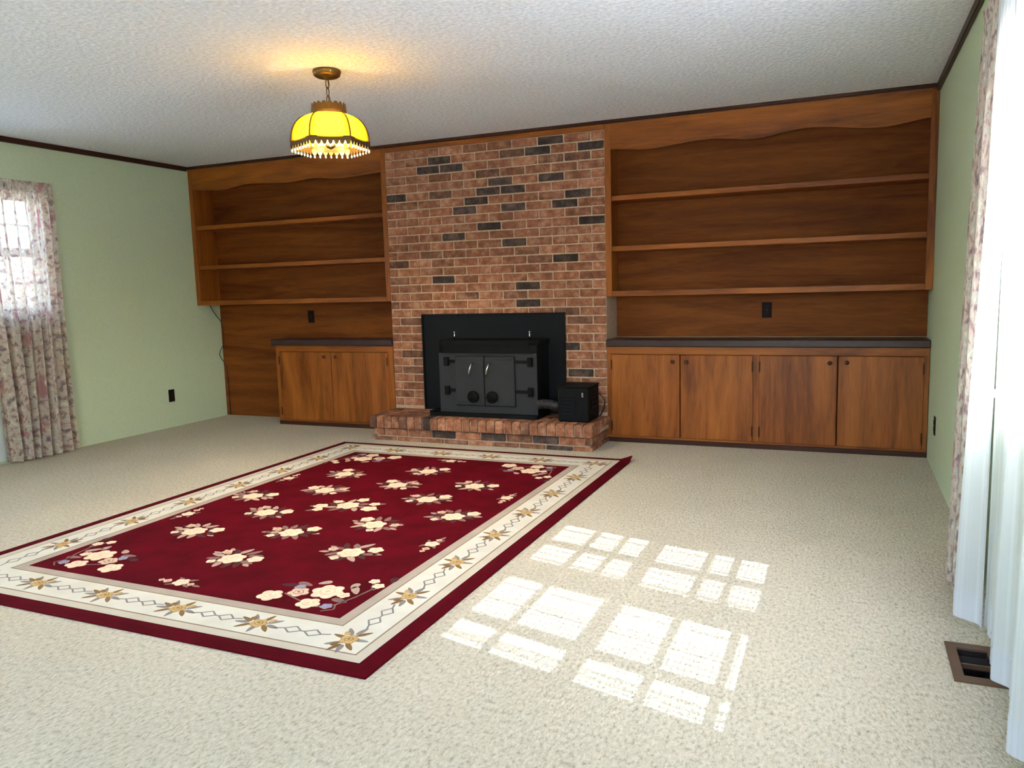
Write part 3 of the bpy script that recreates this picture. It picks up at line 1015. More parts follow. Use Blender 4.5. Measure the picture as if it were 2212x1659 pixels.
# face frame round the doors
b = MB()
for x0, x1, z0, z1 in holed(FX0, FX1, HT+0.03, 0.711, [(-3.398, -2.878, 0.290, 0.690)]):
    b.box(x0, x1, FY, FY+0.0115, z0, z1)
b.build('face_frame', M_DOORIRON, st)
MB().prism([(-3.66, SY-0.02), (-3.66, FY+0.02), (-3.62, FY-0.045), (FX1+0.01, FY-0.045), (FX1+0.01, SY-0.02)], HT, HT+0.028, 'z').build('ash_lip', M_IRON, st)
for sgn, x0, x1, hx, kx in ((-1, -3.396, -3.141, -3.245, -3.235), (1, -3.137, -2.880, -3.095, -3.071)):
    dr = box_obj('stove_door', (x0, x1, FY-0.018, FY+0.010, 0.293, 0.687), M_DOORIRON, st, c=0.006)
    for q in ((x0+0.02, x1-0.02, 0.655, 0.668), (x0+0.02, x1-0.02, 0.312, 0.325)):
        box_obj('raised_rib', (q[0], q[1], FY-0.023, FY-0.0182, q[2], q[3]), M_DOORIRON, dr, c=0.001)
    bb = MB().tube([(hx+0.012, FY-0.019, 0.632), (hx+0.012, FY-0.05, 0.628), (hx+0.006, FY-0.062, 0.600), (hx-0.004, FY-0.06, 0.57), (hx-0.008, FY-0.055, 0.535)], 0.007, 8,
                   radii=[0.006, 0.006, 0.007, 0.0075, 0.006])
    bb.build('coil_handle', M_CHROME, dr, True)
    kn = MB().lathe([(0.0, -0.036), (0.012, -0.036), (0.014, -0.028), (0.040, -0.026), (0.0475, -0.020), (0.0475, -0.008), (0.02, -0.006), (0.02, 0.0)], (kx, FY-0.018, 0.366), 28, 'y').build('draft_knob', M_IRON, dr, True)
    bb = MB()
    for k in range(12):
        th = 2*math.pi*k/12
        c_, s_ = math.cos(th), math.sin(th)
        p0, p1 = (kx+0.02*c_, FY-0.045, 0.366+0.02*s_), (kx+0.044*c_, FY-0.043, 0.366+0.044*s_)
        bb.tube([p0, p1], 0.003, 5)
    bb.build('knob_fins', M_IRON, dr)
    for hz in (0.645, 0.412):
        xh = -3.47 if sgn < 0 else -2.748
        bb = MB().cbox(xh-0.02, xh+0.02, FY-0.03, FY-0.0005, hz-0.035, hz+0.035, 0.004)
        xe = x0 if sgn < 0 else x1
        bb.box(min(xh, xe)+0.005, max(xh, xe)-0.003, FY-0.012, FY-0.0005, hz-0.012, hz+0.012)
        bb.build('door_hinge', M_IRON, dr)
for x in (-3.438, -2.783):
    b = MB().tube([(x, -0.52, 0.812), (x, -0.52, 0.868)], 0.005, 8)
    b.lathe([(0.0, 0.012), (0.008, 0.009), (0.008, 0.0), (0.0, -0.002)], (x, -0.52, 0.868), 10)
    b.build('damper_rod', M_CHROME, st, True)

# blower beside the stove
bw = empty('stove_blower', (-2.39, -0.55, HT), label='black metal blower box on the right end of the hearth', cat='blower')
hs = MB().cbox(-2.505, -2.262, -0.68, -0.42, HT+0.004, 0.466, 0.008).build('housing', M_IRON, bw)
for i in range(6):
    box_obj('louvre', (-2.47, -2.37, -0.687, -0.6802, 0.26+i*0.028, 0.272+i*0.028), M_IRON2, hs, c=0.001)
box_obj('lid', (-2.510, -2.257, -0.685, -0.415, 0.4665, 0.476), M_IRON2, bw, c=0.003)
for i in range(4):
    box_obj('louvre', (-2.2618, -2.256, -0.62, -0.48, 0.27+i*0.035, 0.282+i*0.035), M_IRON2, hs, c=0.001)
box_obj('switch', (-2.315, -2.300, -0.691, -0.6802, 0.395, 0.43), M_CHROME, hs, c=0.002)
pts, rr = [], []
for i in range(29):
    f = i/28
    pts.append((-2.70+0.193*f, -0.595+0.01*math.sin(f*3), 0.315+0.006*math.sin(f*5)))
    rr.append(0.034 + (0.005 if i % 2 else -0.003))
MB().tube(pts, 0.035, 14, radii=rr).build('flexible_duct', plain('corrugated_aluminium', srgb(120, 120, 122), 0.35, 0.9), bw)
pts = []
for i in range(17):
    t = i/16
    pts.append((-2.262+0.045*math.sin(math.pi*t), -0.44+0.05*t, 0.40-0.188*t + 0.02*math.sin(math.pi*t)))
MB().tube(pts, 0.005, 6).build('power_cord', M_CABLE, bw, True)

# ------------------------------------------------------------------ floor register
rg = empty('floor_register', (-0.12, -3.475, 0), label='brown metal floor register in the carpet beneath the sheer', cat='register')
b = MB()
for x0, x1, y0, y1 in holed(-0.195, -0.045, -3.615, -3.335, [VENT]):
    b.box(x0, x1, y0, y1, 0.0005, 0.006)
b.build('flange', M_VENT, rg)
x0, x1, y0, y1 = VENT
b = MB()
e = 0.0015
b.box(x0+e, x0+e+0.002, y0+e, y1-e, -0.11, 0.0005).box(x1-e-0.002, x1-e, y0+e, y1-e, -0.11, 0.0005)
b.box(x0+e, x1-e, y0+e, y0+e+0.002, -0.11, 0.0005).box(x0+e, x1-e, y1-e-0.002, y1-e, -0.11, 0.0005)
b.box(x0+e, x1-e, y0+e, y1-e, -0.115, -0.11)
b.build('duct_boot', M_DUCT, rg)
box_obj('cross_bar', (x0+0.004, x1-0.004, -3.470, -3.463, -0.02, -0.004), M_VENT, rg, c=0.001)
for i in range(3):
    yy = y1 - 0.02 - i*0.022
    MB().add([(x0+0.004, yy, -0.012), (x1-0.004, yy, -0.012), (x1-0.004, yy-0.012, -0.03), (x0+0.004, yy-0.012, -0.03),
              (x0+0.004, yy, -0.014), (x1-0.004, yy, -0.014), (x1-0.004, yy-0.012, -0.032), (x0+0.004, yy-0.012, -0.032)],
             [(0, 1, 2, 3), (7, 6, 5, 4), (0, 4, 5, 1), (2, 6, 7, 3), (1, 5, 6, 2), (3, 7, 4, 0)]).build('vane', M_DUCT, rg)

# ------------------------------------------------------------------ rug
def rug_mat(name, c0, c1, scale=6, sheen=0.25, fine=0.5):
    m, nt, b = new_mat(name)
    N, L = nt.nodes, nt.links
    tc = N.new('ShaderNodeTexCoord')
    n1 = N.new('ShaderNodeTexNoise')
    n1.inputs['Scale'].default_value = scale
    n1.inputs['Detail'].default_value = 3
    n2 = N.new('ShaderNodeTexNoise')
    n2.inputs['Scale'].default_value = 260
    L.new(tc.outputs['Object'], n1.inputs['Vector'])
    L.new(tc.outputs['Object'], n2.inputs['Vector'])
    cr = N.new('ShaderNodeValToRGB')
    cr.color_ramp.elements[0].position, cr.color_ramp.elements[0].color = 0.35, c0
    cr.color_ramp.elements[1].position, cr.color_ramp.elements[1].color = 0.68, c1
    L.new(n1.outputs['Fac'], cr.inputs[0])
    L.new(cr.outputs[0], b.inputs['Base Color'])
    b.inputs['Roughness'].default_value = 0.95
    b.inputs['Specular IOR Level'].default_value = 0.08
    b.inputs['Sheen Weight'].default_value = sheen
    b.inputs['Sheen Roughness'].default_value = 0.4
    b.inputs['Sheen Tint'].default_value = c1
    bp = N.new('ShaderNodeBump')
    bp.inputs['Strength'].default_value = fine
    bp.inputs['Distance'].default_value = 0.003
    L.new(n2.outputs['Fac'], bp.inputs['Height'])
    L.new(bp.outputs[0], b.inputs['Normal'])
    return m
R_RED = rug_mat('burgundy_pile', srgb(78, 0, 10), srgb(94, 0, 18), sheen=0.04)
R_EDGE = rug_mat('burgundy_edge_pile', srgb(74, 0, 10), srgb(86, 0, 15), sheen=0.04)
R_CREAM = rug_mat('cream_pile', srgb(206, 198, 182), srgb(216, 209, 194))
R_TAUPE = rug_mat('taupe_pile', srgb(166, 150, 134), srgb(178, 162, 146))
R_TAN = rug_mat('light_taupe_pile', srgb(190, 178, 158), srgb(200, 188, 168))
R_OLIVE = rug_mat('olive_outline_pile', srgb(128, 112, 92), srgb(140, 124, 102))
R_PETAL = rug_mat('ivory_petal_pile', srgb(222, 198, 166), srgb(238, 218, 188), 30)
R_PINK = rug_mat('blush_petal_pile', srgb(216, 176, 148), srgb(230, 192, 162), 30)
R_LEAF = rug_mat('mauve_leaf_pile', srgb(122, 92, 88), srgb(142, 112, 102), 30)
R_LEAF2 = rug_mat('pale_leaf_pile', srgb(172, 144, 128), srgb(188, 160, 142), 30)
R_DARK = rug_mat('dark_leaf_pile', srgb(74, 40, 44), srgb(88, 52, 52), 30)
R_GOLD = rug_mat('gold_blossom_pile', srgb(184, 148, 92), srgb(202, 168, 112), 30)
R_BROWN = rug_mat('brown_border_pile', srgb(122, 92, 58), srgb(140, 108, 70), 30)
R_GREY = rug_mat('grey_lattice_pile', srgb(128, 120, 116), srgb(142, 134, 128), 30)
R_BLUE = rug_mat('grey_blue_bud_pile', srgb(130, 132, 160), srgb(150, 152, 176), 30)
RM = [R_PETAL, R_PINK, R_LEAF, R_LEAF2, R_DARK, R_GOLD, R_BROWN, R_GREY, R_BLUE, R_OLIVE]
PETAL, PINK, LEAF, LEAF2, DARKL, GOLD, BROWN, GREY, BLUE, OLIVE = range(10)

RO = Vector((-4.270, -0.927))
RA = -0.0065
RW, RD, RT = 2.402, 3.280, 0.011
ca, sa = math.cos(RA), math.sin(RA)
def rp(a, bb):
    """rug coordinates: a to the right along the far edge, bb toward the viewer"""
    return (RO.x + a*ca + bb*sa, RO.y + a*sa - bb*ca)
cx, cy = rp(RW/2, RD/2)
rug = empty('area_rug', (cx, cy, 0), label='burgundy rug with cream floral border lying on the carpet', cat='rug')
# base pile: grid so that the far right corner can curl up
n1, n2 = 60, 82
vs_, fs = [], []
for lay in (0, 1):
    for j in range(n2+1):
        for i in range(n1+1):
            a, bb = RW*i/n1, RD*j/n2
            x, y = rp(a, bb)
            dd = math.hypot(RW-a, bb)
            lift = 0.030*max(0, 1-dd/0.085)
            edge = 0.004*math.exp(-min(a, RW-a, bb, RD-bb)/0.008)
            vs_.append((x, y, (0.001 if lay == 0 else RT-edge) + lift))
q = (n1+1)*(n2+1)
for j in range(n2):
    for i in range(n1):
        a = j*(n1+1)+i
        fs.append((a, a+n1+1, a+n1+2, a+1))
        fs.append((q+a, q+a+1, q+a+n1+2, q+a+n1+1))
for i in range(n1):
    fs.append((i, i+1, q+i+1, q+i))
    a = n2*(n1+1)+i
    fs.append((a+1, a, q+a, q+a+1))
for j in range(n2):
    a = j*(n1+1)
    fs.append((a+n1+1, a, q+a, q+a+n1+1))
    a += n1
    fs.append((a, a+n1+1, q+a+n1+1, q+a))
MB().add(vs_, fs).build('outer_border', R_EDGE, rug)
def band(name, i0, i1, z, mat, parent=rug):
    """frame-shaped band of pile between insets i0 and i1"""
    b = MB()
    z0 = RT - 0.001
    o = [rp(i0, i0), rp(RW-i0, i0), rp(RW-i0, RD-i0), rp(i0, RD-i0)]
    n_ = [rp(i1, i1), rp(RW-i1, i1), rp(RW-i1, RD-i1), rp(i1, RD-i1)]
    V = [(x, y, z0) for x, y in o] + [(x, y, z0) for x, y in n_] + [(x, y, z) for x, y in o] + [(x, y, z) for x, y in n_]
    F = []
    for k in range(4):
        m = (k+1) % 4
        F += [(k, m, 4+m, 4+k), (8+k, 12+k, 12+m, 8+m), (k, 8+k, 8+m, m), (4+k, 4+m, 12+m, 12+k)]
    b.add(V, F)
    return b.build(name, mat, parent)
band('light_stripe', 0.070, 0.112, RT+0.0005, R_TAN)
band('olive_line', 0.112, 0.119, RT+0.0005, R_OLIVE)
band('cream_border', 0.119, 0.290, RT+0.0008, R_CREAM)
band('olive_line', 0.290, 0.297, RT+0.0005, R_OLIVE)
band('taupe_stripe', 0.297, 0.343, RT+0.0005, R_TAUPE)
i1 = 0.343
V = [rp(i1, i1), rp(RW-i1, i1), rp(RW-i1, RD-i1), rp(i1, RD-i1)]
MB().prism(V, RT-0.001, RT+0.0008, 'z').build('burgundy_field', R_RED, rug)

ZT = RT + 0.0008
class Motif:
    def __init__(s, a, bb, rot=0.0, sc=1.0, flip=1):
        s.b = MB(); s.a, s.bb, s.rot, s.sc, s.flip = a, bb, rot, sc, flip
        s.lev = 0
    def pt(s, u, v):
        u *= s.flip*s.sc; v *= s.sc
        c, n = math.cos(s.rot), math.sin(s.rot)
        return rp(s.a + u*c - v*n, s.bb + u*n + v*c)
    def poly(s, pts, mat, lev):
        s.b.cur = mat
        n = len(pts)
        P = [s.pt(*p) for p in pts]
        z1, z0 = ZT + 0.0004*lev, ZT - 0.0008
        s.b.add([(x, y, z0) for x, y in P] + [(x, y, z1) for x, y in P],
                [tuple(range(n, 2*n))] + [(i, (i+1) % n, n+(i+1) % n, n+i) for i in range(n)])
    def leaf(s, u, v, ang, ln, wd, mat, lev=1):
        pts = []
        c, n = math.cos(ang), math.sin(ang)
        for k in range(12):
            t = 2*math.pi*k/12
            lx = ln/2*math.cos(t)
            ly = wd/2*math.sin(t)*(1 - 0.35*math.cos(t))
            pts.append((u + lx*c - ly*n, v + lx*n + ly*c))
        s.poly(pts, mat, lev)
    def blossom(s, u, v, r, lobes, mat, mid, lev=3, ph=0.0, squash=1.0):
        def ring(rr, amp, n=40):
            out = []
            for k in range(n):
                t = 2*math.pi*k/n
                q = rr*(1 - amp + amp*abs(math.cos(lobes*t/2 + ph)))
                out.append((u + q*math.cos(t), v + q*squash*math.sin(t)))
            return out
        s.poly(ring(r*1.06, 0.24), mid, lev)
        s.poly(ring(r, 0.26), mat, lev+1)
        s.poly(ring(r*0.52, 0.2), mid, lev+2)
        s.poly(ring(r*0.44, 0.24), mat, lev+3)
        s.poly(ring(r*0.16, 0.0, 12), mid, lev+4)
    def stem(s, pts, w, mat, lev=1):
        for (u0, v0), (u1, v1) in zip(pts[:-1], pts[1:]):
            d_ = math.hypot(u1-u0, v1-v0) or 1
            nx, ny = -(v1-v0)/d_*w/2, (u1-u0)/d_*w/2
            s.poly([(u0+nx, v0+ny), (u1+nx, v1+ny), (u1-nx, v1-ny), (u0-nx, v0-ny)], mat, lev)
    def build(s, name):
        return s.b.build(name, RM, rug)

def spray(a, bb, seed, sc=1.0):
    rnd = random.Random(seed)
    m = Motif(a, bb, rnd.uniform(-0.35, 0.35), sc, rnd.choice((-1, 1)))
    # main bloom, side bloom, bud and leaves all round
    base = rnd.uniform(0, 0.5)
    for k in range(13):
        t = base + 2*math.pi*k/13
        rr = 0.082 + 0.018*rnd.random()
        m.leaf(rr*1.12*math.cos(t), rr*math.sin(t), t + rnd.uniform(-0.5, 0.5), 0.062+0.026*rnd.random(), 0.032, rnd.choice((LEAF, LEAF2, DARKL, LEAF, DARKL)), 1)
    for t, ln in ((0.15, 0.05), (math.pi-0.1, 0.055), (math.pi+0.5, 0.04)):
        m.leaf(0.135*math.cos(t), 0.115*math.sin(t), t, ln, 0.024, LEAF2, 1)
    m.blossom(0.0, 0.012, 0.062, 6, PETAL, PINK, 3, rnd.random())
    t = rnd.uniform(-0.9, -0.35)
    m.blossom(0.112*math.cos(t), 0.1*math.sin(t), 0.038, 5, PETAL, PINK, 3, rnd.random())
    t = rnd.uniform(2.2, 3.0)
    m.blossom(0.108*math.cos(t), -0.1*math.sin(t), 0.026, 5, PINK, LEAF, 3, rnd.random())
    t = rnd.uniform(1.9, 2.6)
    m.blossom(0.115*math.cos(t), 0.1*math.sin(t), 0.022, 4, PETAL, LEAF2, 3)
    m.build('flower_spray')
for i, (a, bb) in enumerate([(1.2, .735), (1.2, 1.12), (1.19, 2.13), (1.19, 2.54), (.70, .97), (1.68, 1.0), (.693, 2.275), (1.664, 2.29),
                             (.832, 1.37), (1.545, 1.36), (.82, 1.88), (1.53, 1.88), (.491, 1.615), (1.85, 1.622)]):
    spray(a, bb, 100+i)
# centre medallion
m = Motif(1.175, 1.625, 0.0, 1.0)
for k in range(10):
    t = 2*math.pi*k/10
    m.leaf(0.10*math.cos(t), 0.095*math.sin(t), t+0.3, 0.075, 0.034, (LEAF, LEAF2, DARKL)[k % 3], 1)
m.blossom(0, 0, 0.066, 6, PETAL, PINK, 3)
for u, v, r in ((0.155, 0.02, 0.046), (0.135, -0.07, 0.032), (-0.145, 0.055, 0.042), (-0.10, -0.05, 0.028), (0.02, -0.125, 0.036), (-0.12, 0.12, 0.03)):
    m.leaf(u*1.25, v*1.2, math.atan2(v, u), 0.06, 0.03, LEAF, 1)
    m.blossom(u, v, r, 5, PETAL, PINK, 3)
m.build('centre_medallion')
def corner(a, bb, fx, fy, seed):
    m = Motif(a, bb, 0, 1.0, 1)
    P = lambda u, v: (u*fx, v*fy)
    # written for the near right corner, mirrored by fx, fy
    m.stem([P(-0.16, 0.06), P(-0.06, 0.1), P(0.05, 0.13), P(0.11, 0.09), P(0.14, 0.0), P(0.17, -0.16)], 0.008, LEAF, 1)
    m.stem([P(0.11, 0.09), P(0.13, 0.13), P(0.09, 0.16)], 0.007, LEAF, 1)
    for u, v, t, ln, mt in ((-0.14, -0.05, 0.2, 0.08, LEAF), (0.10, -0.06, 0.9, 0.085, LEAF2), (0.155, -0.12, 1.2, 0.075, LEAF), (0.07, -0.10, 1.5, 0.06, LEAF2), (-0.07, -0.09, 2.4, 0.06, LEAF2),
                            (0.10, 0.05, 0.2, 0.08, LEAF), (-0.2, -0.02, 2.9, 0.07, DARKL), (0.19, -0.21, 1.3, 0.06, DARKL), (0.0, 0.10, 0.2, 0.07, DARKL), (-0.10, 0.02, 1.2, 0.06, LEAF)):
        u, v = P(u, v)
        m.leaf(u, v, t*fx*fy, ln, 0.034, mt, 1)
    for u, v, r, mt in ((0.0, -0.01, 0.068, PETAL), (-0.11, 0.035, 0.045, PINK), (0.0, 0.115, 0.048, PETAL), (-0.2, 0.1, 0.052, PETAL), (0.085, 0.0, 0.026, PETAL),
                        (0.12, -0.17, 0.024, PETAL), (0.165, -0.13, 0.026, PETAL)):
        u, v = P(u, v)
        m.blossom(u, v, r, 5 + (r > 0.06), mt, PINK if mt == PETAL else LEAF, 3)
    u, v = P(0.085, 0.115)
    m.blossom(u, v, 0.024, 5, BLUE, LEAF2, 3)
    u, v = P(-0.14, -0.015)
    m.blossom(u, v, 0.024, 5, BLUE, LEAF2, 3)
    m.build('corner_spray')
corner(1.857, 2.746, 1, 1, 1)
corner(0.545, 2.735, -1, 1, 2)
corner(1.857, 0.53, 1, -1, 3)
corner(0.545, 0.53, -1, -1, 4)
for a, bb, rot in ((1.2, 0.42, math.pi), (1.194, 2.86, 0), (1.975, 1.2, -math.pi/2), (1.968, 2.07, -math.pi/2), (0.405, 2.05, math.pi/2), (0.405, 1.19, math.pi/2)):
    m = Motif(a, bb, rot)
    m.blossom(0, 0, 0.036, 5, PETAL, PINK, 3)
    for u, r in ((-0.07, 0.02), (-0.105, 0.014), (0.06, 0.016)):
        m.blossom(u, 0.006, r, 4, PINK, LEAF, 3)
    for u, v, t in ((0.05, 0.025, 0.4), (0.095, 0.012, 0.1), (-0.035, 0.03, 2.6), (-0.03, -0.035, 3.6), (0.035, -0.035, -0.6)):
        m.leaf(u, v, t, 0.045, 0.018, LEAF, 1)
    m.build('edge_sprig')
# border: gold blossoms alternating with pairs of lozenges
def border_flower(a, bb, rot):
    m = Motif(a, bb, rot)
    for k, t in enumerate((0.2, 0.75, 1.5, 2.3, 2.95, 3.5, 4.1, 4.9, 5.6)):
        m.leaf(0.072*math.cos(t), 0.046*math.sin(t), t, 0.062, 0.02, BROWN if k % 2 else GREY, 1)
    m.blossom(0.0, 0.0, 0.034, 5, GOLD, BROWN, 2)
    m.leaf(-0.045, -0.028, 0.6, 0.032, 0.022, BROWN, 3)
    m.leaf(0.04, -0.034, -0.7, 0.03, 0.022, GOLD, 3)
    m.build('border_blossom')
def lozenges(a, bb, rot):
    m = Motif(a, bb, rot)
    w = 0.007
    for u in (-0.044, 0.044):
        m.stem([(u-0.036, 0), (u, 0.026), (u+0.036, 0), (u, -0.026), (u-0.036, 0)], w, GREY, 1)
    m.stem([(-0.115, 0.012), (-0.08, 0.0)], w, GREY, 1)
    m.stem([(-0.008, 0), (0.008, 0)], w, GREY, 1)
    m.stem([(0.08, 0.0), (0.115, -0.012)], w, GREY, 1)
    m.build('lozenge_pair')
mid_ = 0.205
def run(p0, p1, n, rot):
    for k in range(n+1):
        f = k/n
        if k < n: border_flower(p0[0]+(p1[0]-p0[0])*f, p0[1]+(p1[1]-p0[1])*f, rot)
        f = (k+0.5)/n
        if k < n: lozenges(p0[0]+(p1[0]-p0[0])*f, p0[1]+(p1[1]-p0[1])*f, rot)
run((mid_, RD-mid_), (RW-mid_, RD-mid_), 5, 0)
run((RW-mid_, RD-mid_), (RW-mid_, mid_), 7, -math.pi/2)
run((RW-mid_, mid_), (mid_, mid_), 5, math.pi)
run((mid_, mid_), (mid_, RD-mid_), 7, math.pi/2)

# ------------------------------------------------------------------ hanging lamp
LX, LY = -3.205, -2.40
lamp = empty('pendant_lamp', (LX, LY, H), label='hanging brass lamp with lit amber glass dome and crystal fringe', cat='lamp')
def shade_mat():
    m, nt, b = new_mat('lit_amber_glass')
    N, L = nt.nodes, nt.links
    N.remove(b)
    tl = N.new('ShaderNodeBsdfTranslucent')
    tl.inputs['Color'].default_value = (0.42, 0.31, 0.034, 1)
    df = N.new('ShaderNodeBsdfDiffuse')
    df.inputs['Color'].default_value = (0.45, 0.30, 0.05, 1)
    gl = N.new('ShaderNodeBsdfGlossy')
    gl.inputs['Roughness'].default_value = 0.15
    m1 = N.new('ShaderNodeMixShader')
    m1.inputs[0].default_value = 0.75
    L.new(df.outputs[0], m1.inputs[1])
    L.new(tl.outputs[0], m1.inputs[2])
    m2 = N.new('ShaderNodeMixShader')
    m2.inputs[0].default_value = 0.05
    L.new(m1.outputs[0], m2.inputs[1])
    L.new(gl.outputs[0], m2.inputs[2])
    L.new(m2.outputs[0], N['Material Output'].inputs[0])
    return m
M_SHADE = shade_mat()
def crystal_mat():
    m, nt, b = new_mat('frosted_crystal')
    b.inputs['Base Color'].default_value = (0.9, 0.88, 0.8, 1)
    b.inputs['Roughness'].default_value = 0.2
    b.inputs['Transmission Weight'].default_value = 0.5
    return m
M_CRYSTAL = crystal_mat()
m, nt, b_ = new_mat('glowing_bulb')
b_.inputs['Base Color'].default_value = (1, 0.95, 0.85, 1)
b_.inputs['Emission Color'].default_value = (1.0, 0.86, 0.58, 1)
b_.inputs['Emission Strength'].default_value = 6.0
M_BULB = m
M_INNER = plain('white_lamp_lining', srgb(236, 230, 210), 0.5)

MB().lathe([(0.0, 0.0), (0.076, 0.0), (0.078, -0.008), (0.072, -0.028), (0.06, -0.036), (0.018, -0.038), (0.014, -0.05), (0.0, -0.051)][::-1], (LX, LY, H-0.0005), 32).build('ceiling_canopy', M_BRASS, lamp, True)
# chain links
z = H-0.05
i = 0
def chain_link(zc, turned):
    pts = []
    for k in range(17):
        t = 2*math.pi*k/16
        u, v = 0.011*math.cos(t), 0.026*math.sin(t)
        pts.append((LX + (0 if turned else u), LY + (u if turned else 0), zc+v))
    return MB().tube(pts, 0.003, 6, cap=False).build('chain_link', M_BRASS, lamp, True)
zc = H-0.072
while zc > 2.262:
    chain_link(zc, i % 2)
    zc -= 0.044
    i += 1
MB().tube([(LX+0.004, LY, H-0.05), (LX+0.006, LY+0.003, 2.33), (LX+0.003, LY-0.003, 2.25)], 0.002, 6).build('lamp_cord', M_CABLE, lamp, True)
Z_T, Z_R = 2.203, 2.048
ROT0 = math.atan2(CAM[1]-LY, CAM[0]-LX)     # one flat pane turned toward the room's doorway
# crown with scalloped top
nseg = 96
vs_, fs = [], []
for lay, (rr, zz) in enumerate(((0.096, Z_T-0.012), (0.098, Z_T+0.012), (0.093, None))):
    for k in range(nseg):
        t = 2*math.pi*k/nseg
        if zz is None:
            zt = Z_T + 0.034 + 0.024*abs(math.sin(9*t))**0.5
        else: zt = zz
        vs_.append((LX+rr*math.cos(t), LY+rr*math.sin(t), zt))
for lay in range(2):
    for k in range(nseg):
        fs.append((lay*nseg+k, lay*nseg+(k+1) % nseg, (lay+1)*nseg+(k+1) % nseg, (lay+1)*nseg+k))
cw = MB().add(vs_, fs).build('scalloped_crown', M_BRASS, lamp)
sol = cw.modifiers.new('thickness', 'SOLIDIFY')
sol.thickness = 0.002
MB().lathe([(0.016, 0.05), (0.016, 0.02), (0.092, 0.006), (0.092, 0.0), (0.012, 0.0)], (LX, LY, Z_T), 32).build('crown_plate', M_BRASS, lamp)
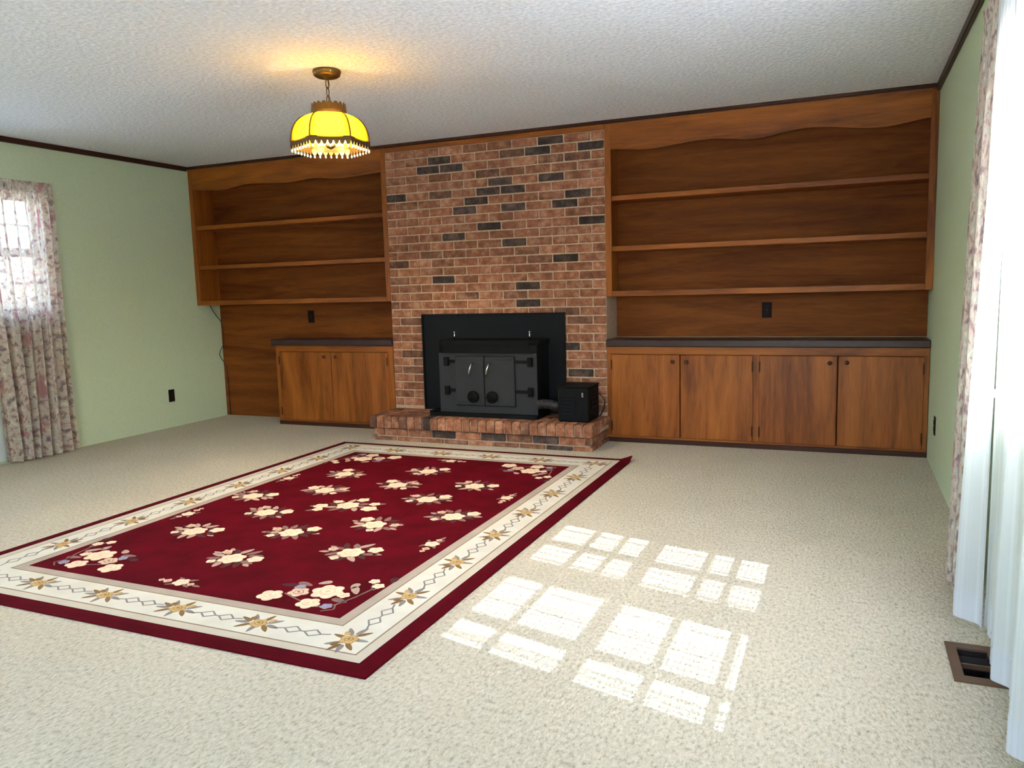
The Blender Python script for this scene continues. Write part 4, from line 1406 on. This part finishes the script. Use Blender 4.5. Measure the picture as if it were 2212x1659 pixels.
# six bent glass panes with ribs between them
def prof(f):
    """f 0 at crown, 1 at rim -> radius of the hexagon corner, height"""
    t = f*math.pi/2
    return 0.100 + (0.214-0.100)*math.sin(t)**0.85, Z_R + (Z_T-0.006-Z_R)*math.cos(t)**0.95 if f < 1 else Z_R
NP = 14
def hexpt(r, k, f):
    """point on side k of a hexagon of corner radius r, f 0..1 along the side"""
    a0 = ROT0 - math.pi/6 + k*math.pi/3
    p, q = Vector((math.cos(a0), math.sin(a0)))*r, Vector((math.cos(a0+math.pi/3), math.sin(a0+math.pi/3)))*r
    w = p.lerp(q, f)
    return w
for k in range(6):
    vs_, fs = [], []
    nf = 6
    for i in range(NP+1):
        r, zz = prof(i/NP)
        for j in range(nf+1):
            w = hexpt(r, k, 0.02+0.96*j/nf)
            bul = 1 + 0.035*math.sin(math.pi*j/nf)
            vs_.append((LX+w.x*bul, LY+w.y*bul, zz))
    for i in range(NP):
        for j in range(nf):
            a = i*(nf+1)+j
            fs.append((a, a+1, a+nf+2, a+nf+1))
    g = MB().add(vs_, fs).build('glass_pane', M_SHADE, lamp, True)
    sol = g.modifiers.new('thickness', 'SOLIDIFY')
    sol.thickness = 0.003
    a0 = ROT0 - math.pi/6 + k*math.pi/3
    pts = []
    for i in range(NP+1):
        r, zz = prof(i/NP)
        pts.append((LX+(r+0.001)*math.cos(a0), LY+(r+0.001)*math.sin(a0), zz))
    MB().tube(pts, 0.0045, 6).build('rib', M_BRASS, lamp, True)
    # rim band on this side and its scalloped fringe
    b = MB()
    for rr0, rr1, za, zb in ((0.217, 0.221, Z_R+0.008, Z_R-0.018),):
        p = [hexpt(rr0, k, 0), hexpt(rr0, k, 1), hexpt(rr1, k, 1), hexpt(rr1, k, 0)]
        V = [(LX+w.x, LY+w.y, za) for w in (p[0], p[1])] + [(LX+w.x, LY+w.y, zb) for w in (p[2], p[3])]
        p2 = [hexpt(rr0-0.004, k, 0), hexpt(rr0-0.004, k, 1), hexpt(rr1-0.004, k, 1), hexpt(rr1-0.004, k, 0)]
        V += [(LX+w.x, LY+w.y, za) for w in (p2[0], p2[1])] + [(LX+w.x, LY+w.y, zb) for w in (p2[2], p2[3])]
        b.add(V, [(0, 1, 2, 3), (7, 6, 5, 4), (0, 4, 5, 1), (1, 5, 6, 2), (2, 6, 7, 3), (3, 7, 4, 0)])
    # scallops hanging from the band
    for j in range(7):
        f0 = (j+0.5)/7
        c0 = hexpt(0.220, k, f0)
        tn = (hexpt(0.220, k, 1)-hexpt(0.220, k, 0)).normalized()
        nm = Vector((c0.x, c0.y)).normalized()
        V = []
        for s_ in (0, 1):
            off = nm*(-0.002 if s_ else 0.0)
            for u, v in ((-0.0145, 0), (0.0145, 0), (0.010, -0.012), (0.005, -0.018), (0, -0.020), (-0.005, -0.018), (-0.010, -0.012)):
                V.append((LX+c0.x+tn.x*u+off.x, LY+c0.y+tn.y*u+off.y, Z_R-0.018+v))
        b.add(V, [tuple(range(7)), tuple(range(7, 14))[::-1]] + [(i, 7+i, 7+(i+1) % 7, (i+1) % 7) for i in range(7)])
    b.build('rim_band', M_BRASS, lamp)
    for j in range(7):
        c0 = hexpt(0.219, k, (j+0.5)/7)
        MB().lathe([(0.0, -0.018), (0.006, -0.012), (0.005, -0.005), (0.0015, 0.0)], (LX+c0.x, LY+c0.y, Z_R-0.036), 8).build('crystal_drop', M_CRYSTAL, lamp, True)
# socket stem, arms and bulbs
MB().lathe([(0.0, -0.03), (0.02, -0.022), (0.028, -0.008), (0.028, 0.004), (0.012, 0.01), (0.010, 0.16), (0.0, 0.16)], (LX, LY, Z_R-0.005), 18).build('socket_stem', M_BRASS, lamp, True)
for k in range(3):
    t = ROT0 + math.pi/3 + k*2*math.pi/3
    bx_, by_ = LX+0.085*math.cos(t), LY+0.085*math.sin(t)
    MB().tube([(LX+0.02*math.cos(t), LY+0.02*math.sin(t), 2.09), (LX+0.055*math.cos(t), LY+0.055*math.sin(t), 2.085)], 0.012, 10).build('socket', M_BRASS, lamp, True)
    MB().lathe([(0.0, -0.034), (0.02, -0.028), (0.031, -0.008), (0.031, 0.008), (0.02, 0.028), (0.0, 0.034)], (bx_, by_, 2.075), 16).build('bulb', M_BULB, lamp, True)
ld = bpy.data.lights.new('lamp_light', 'POINT')
ld.energy = 30.0
ld.color = (1.0, 0.88, 0.64)
ld.shadow_soft_size = 0.03
lo = bpy.data.objects.new('lamp_light', ld)
COL.objects.link(lo)
lo.location = (LX+0.09*math.cos(ROT0), LY+0.09*math.sin(ROT0), 2.12)
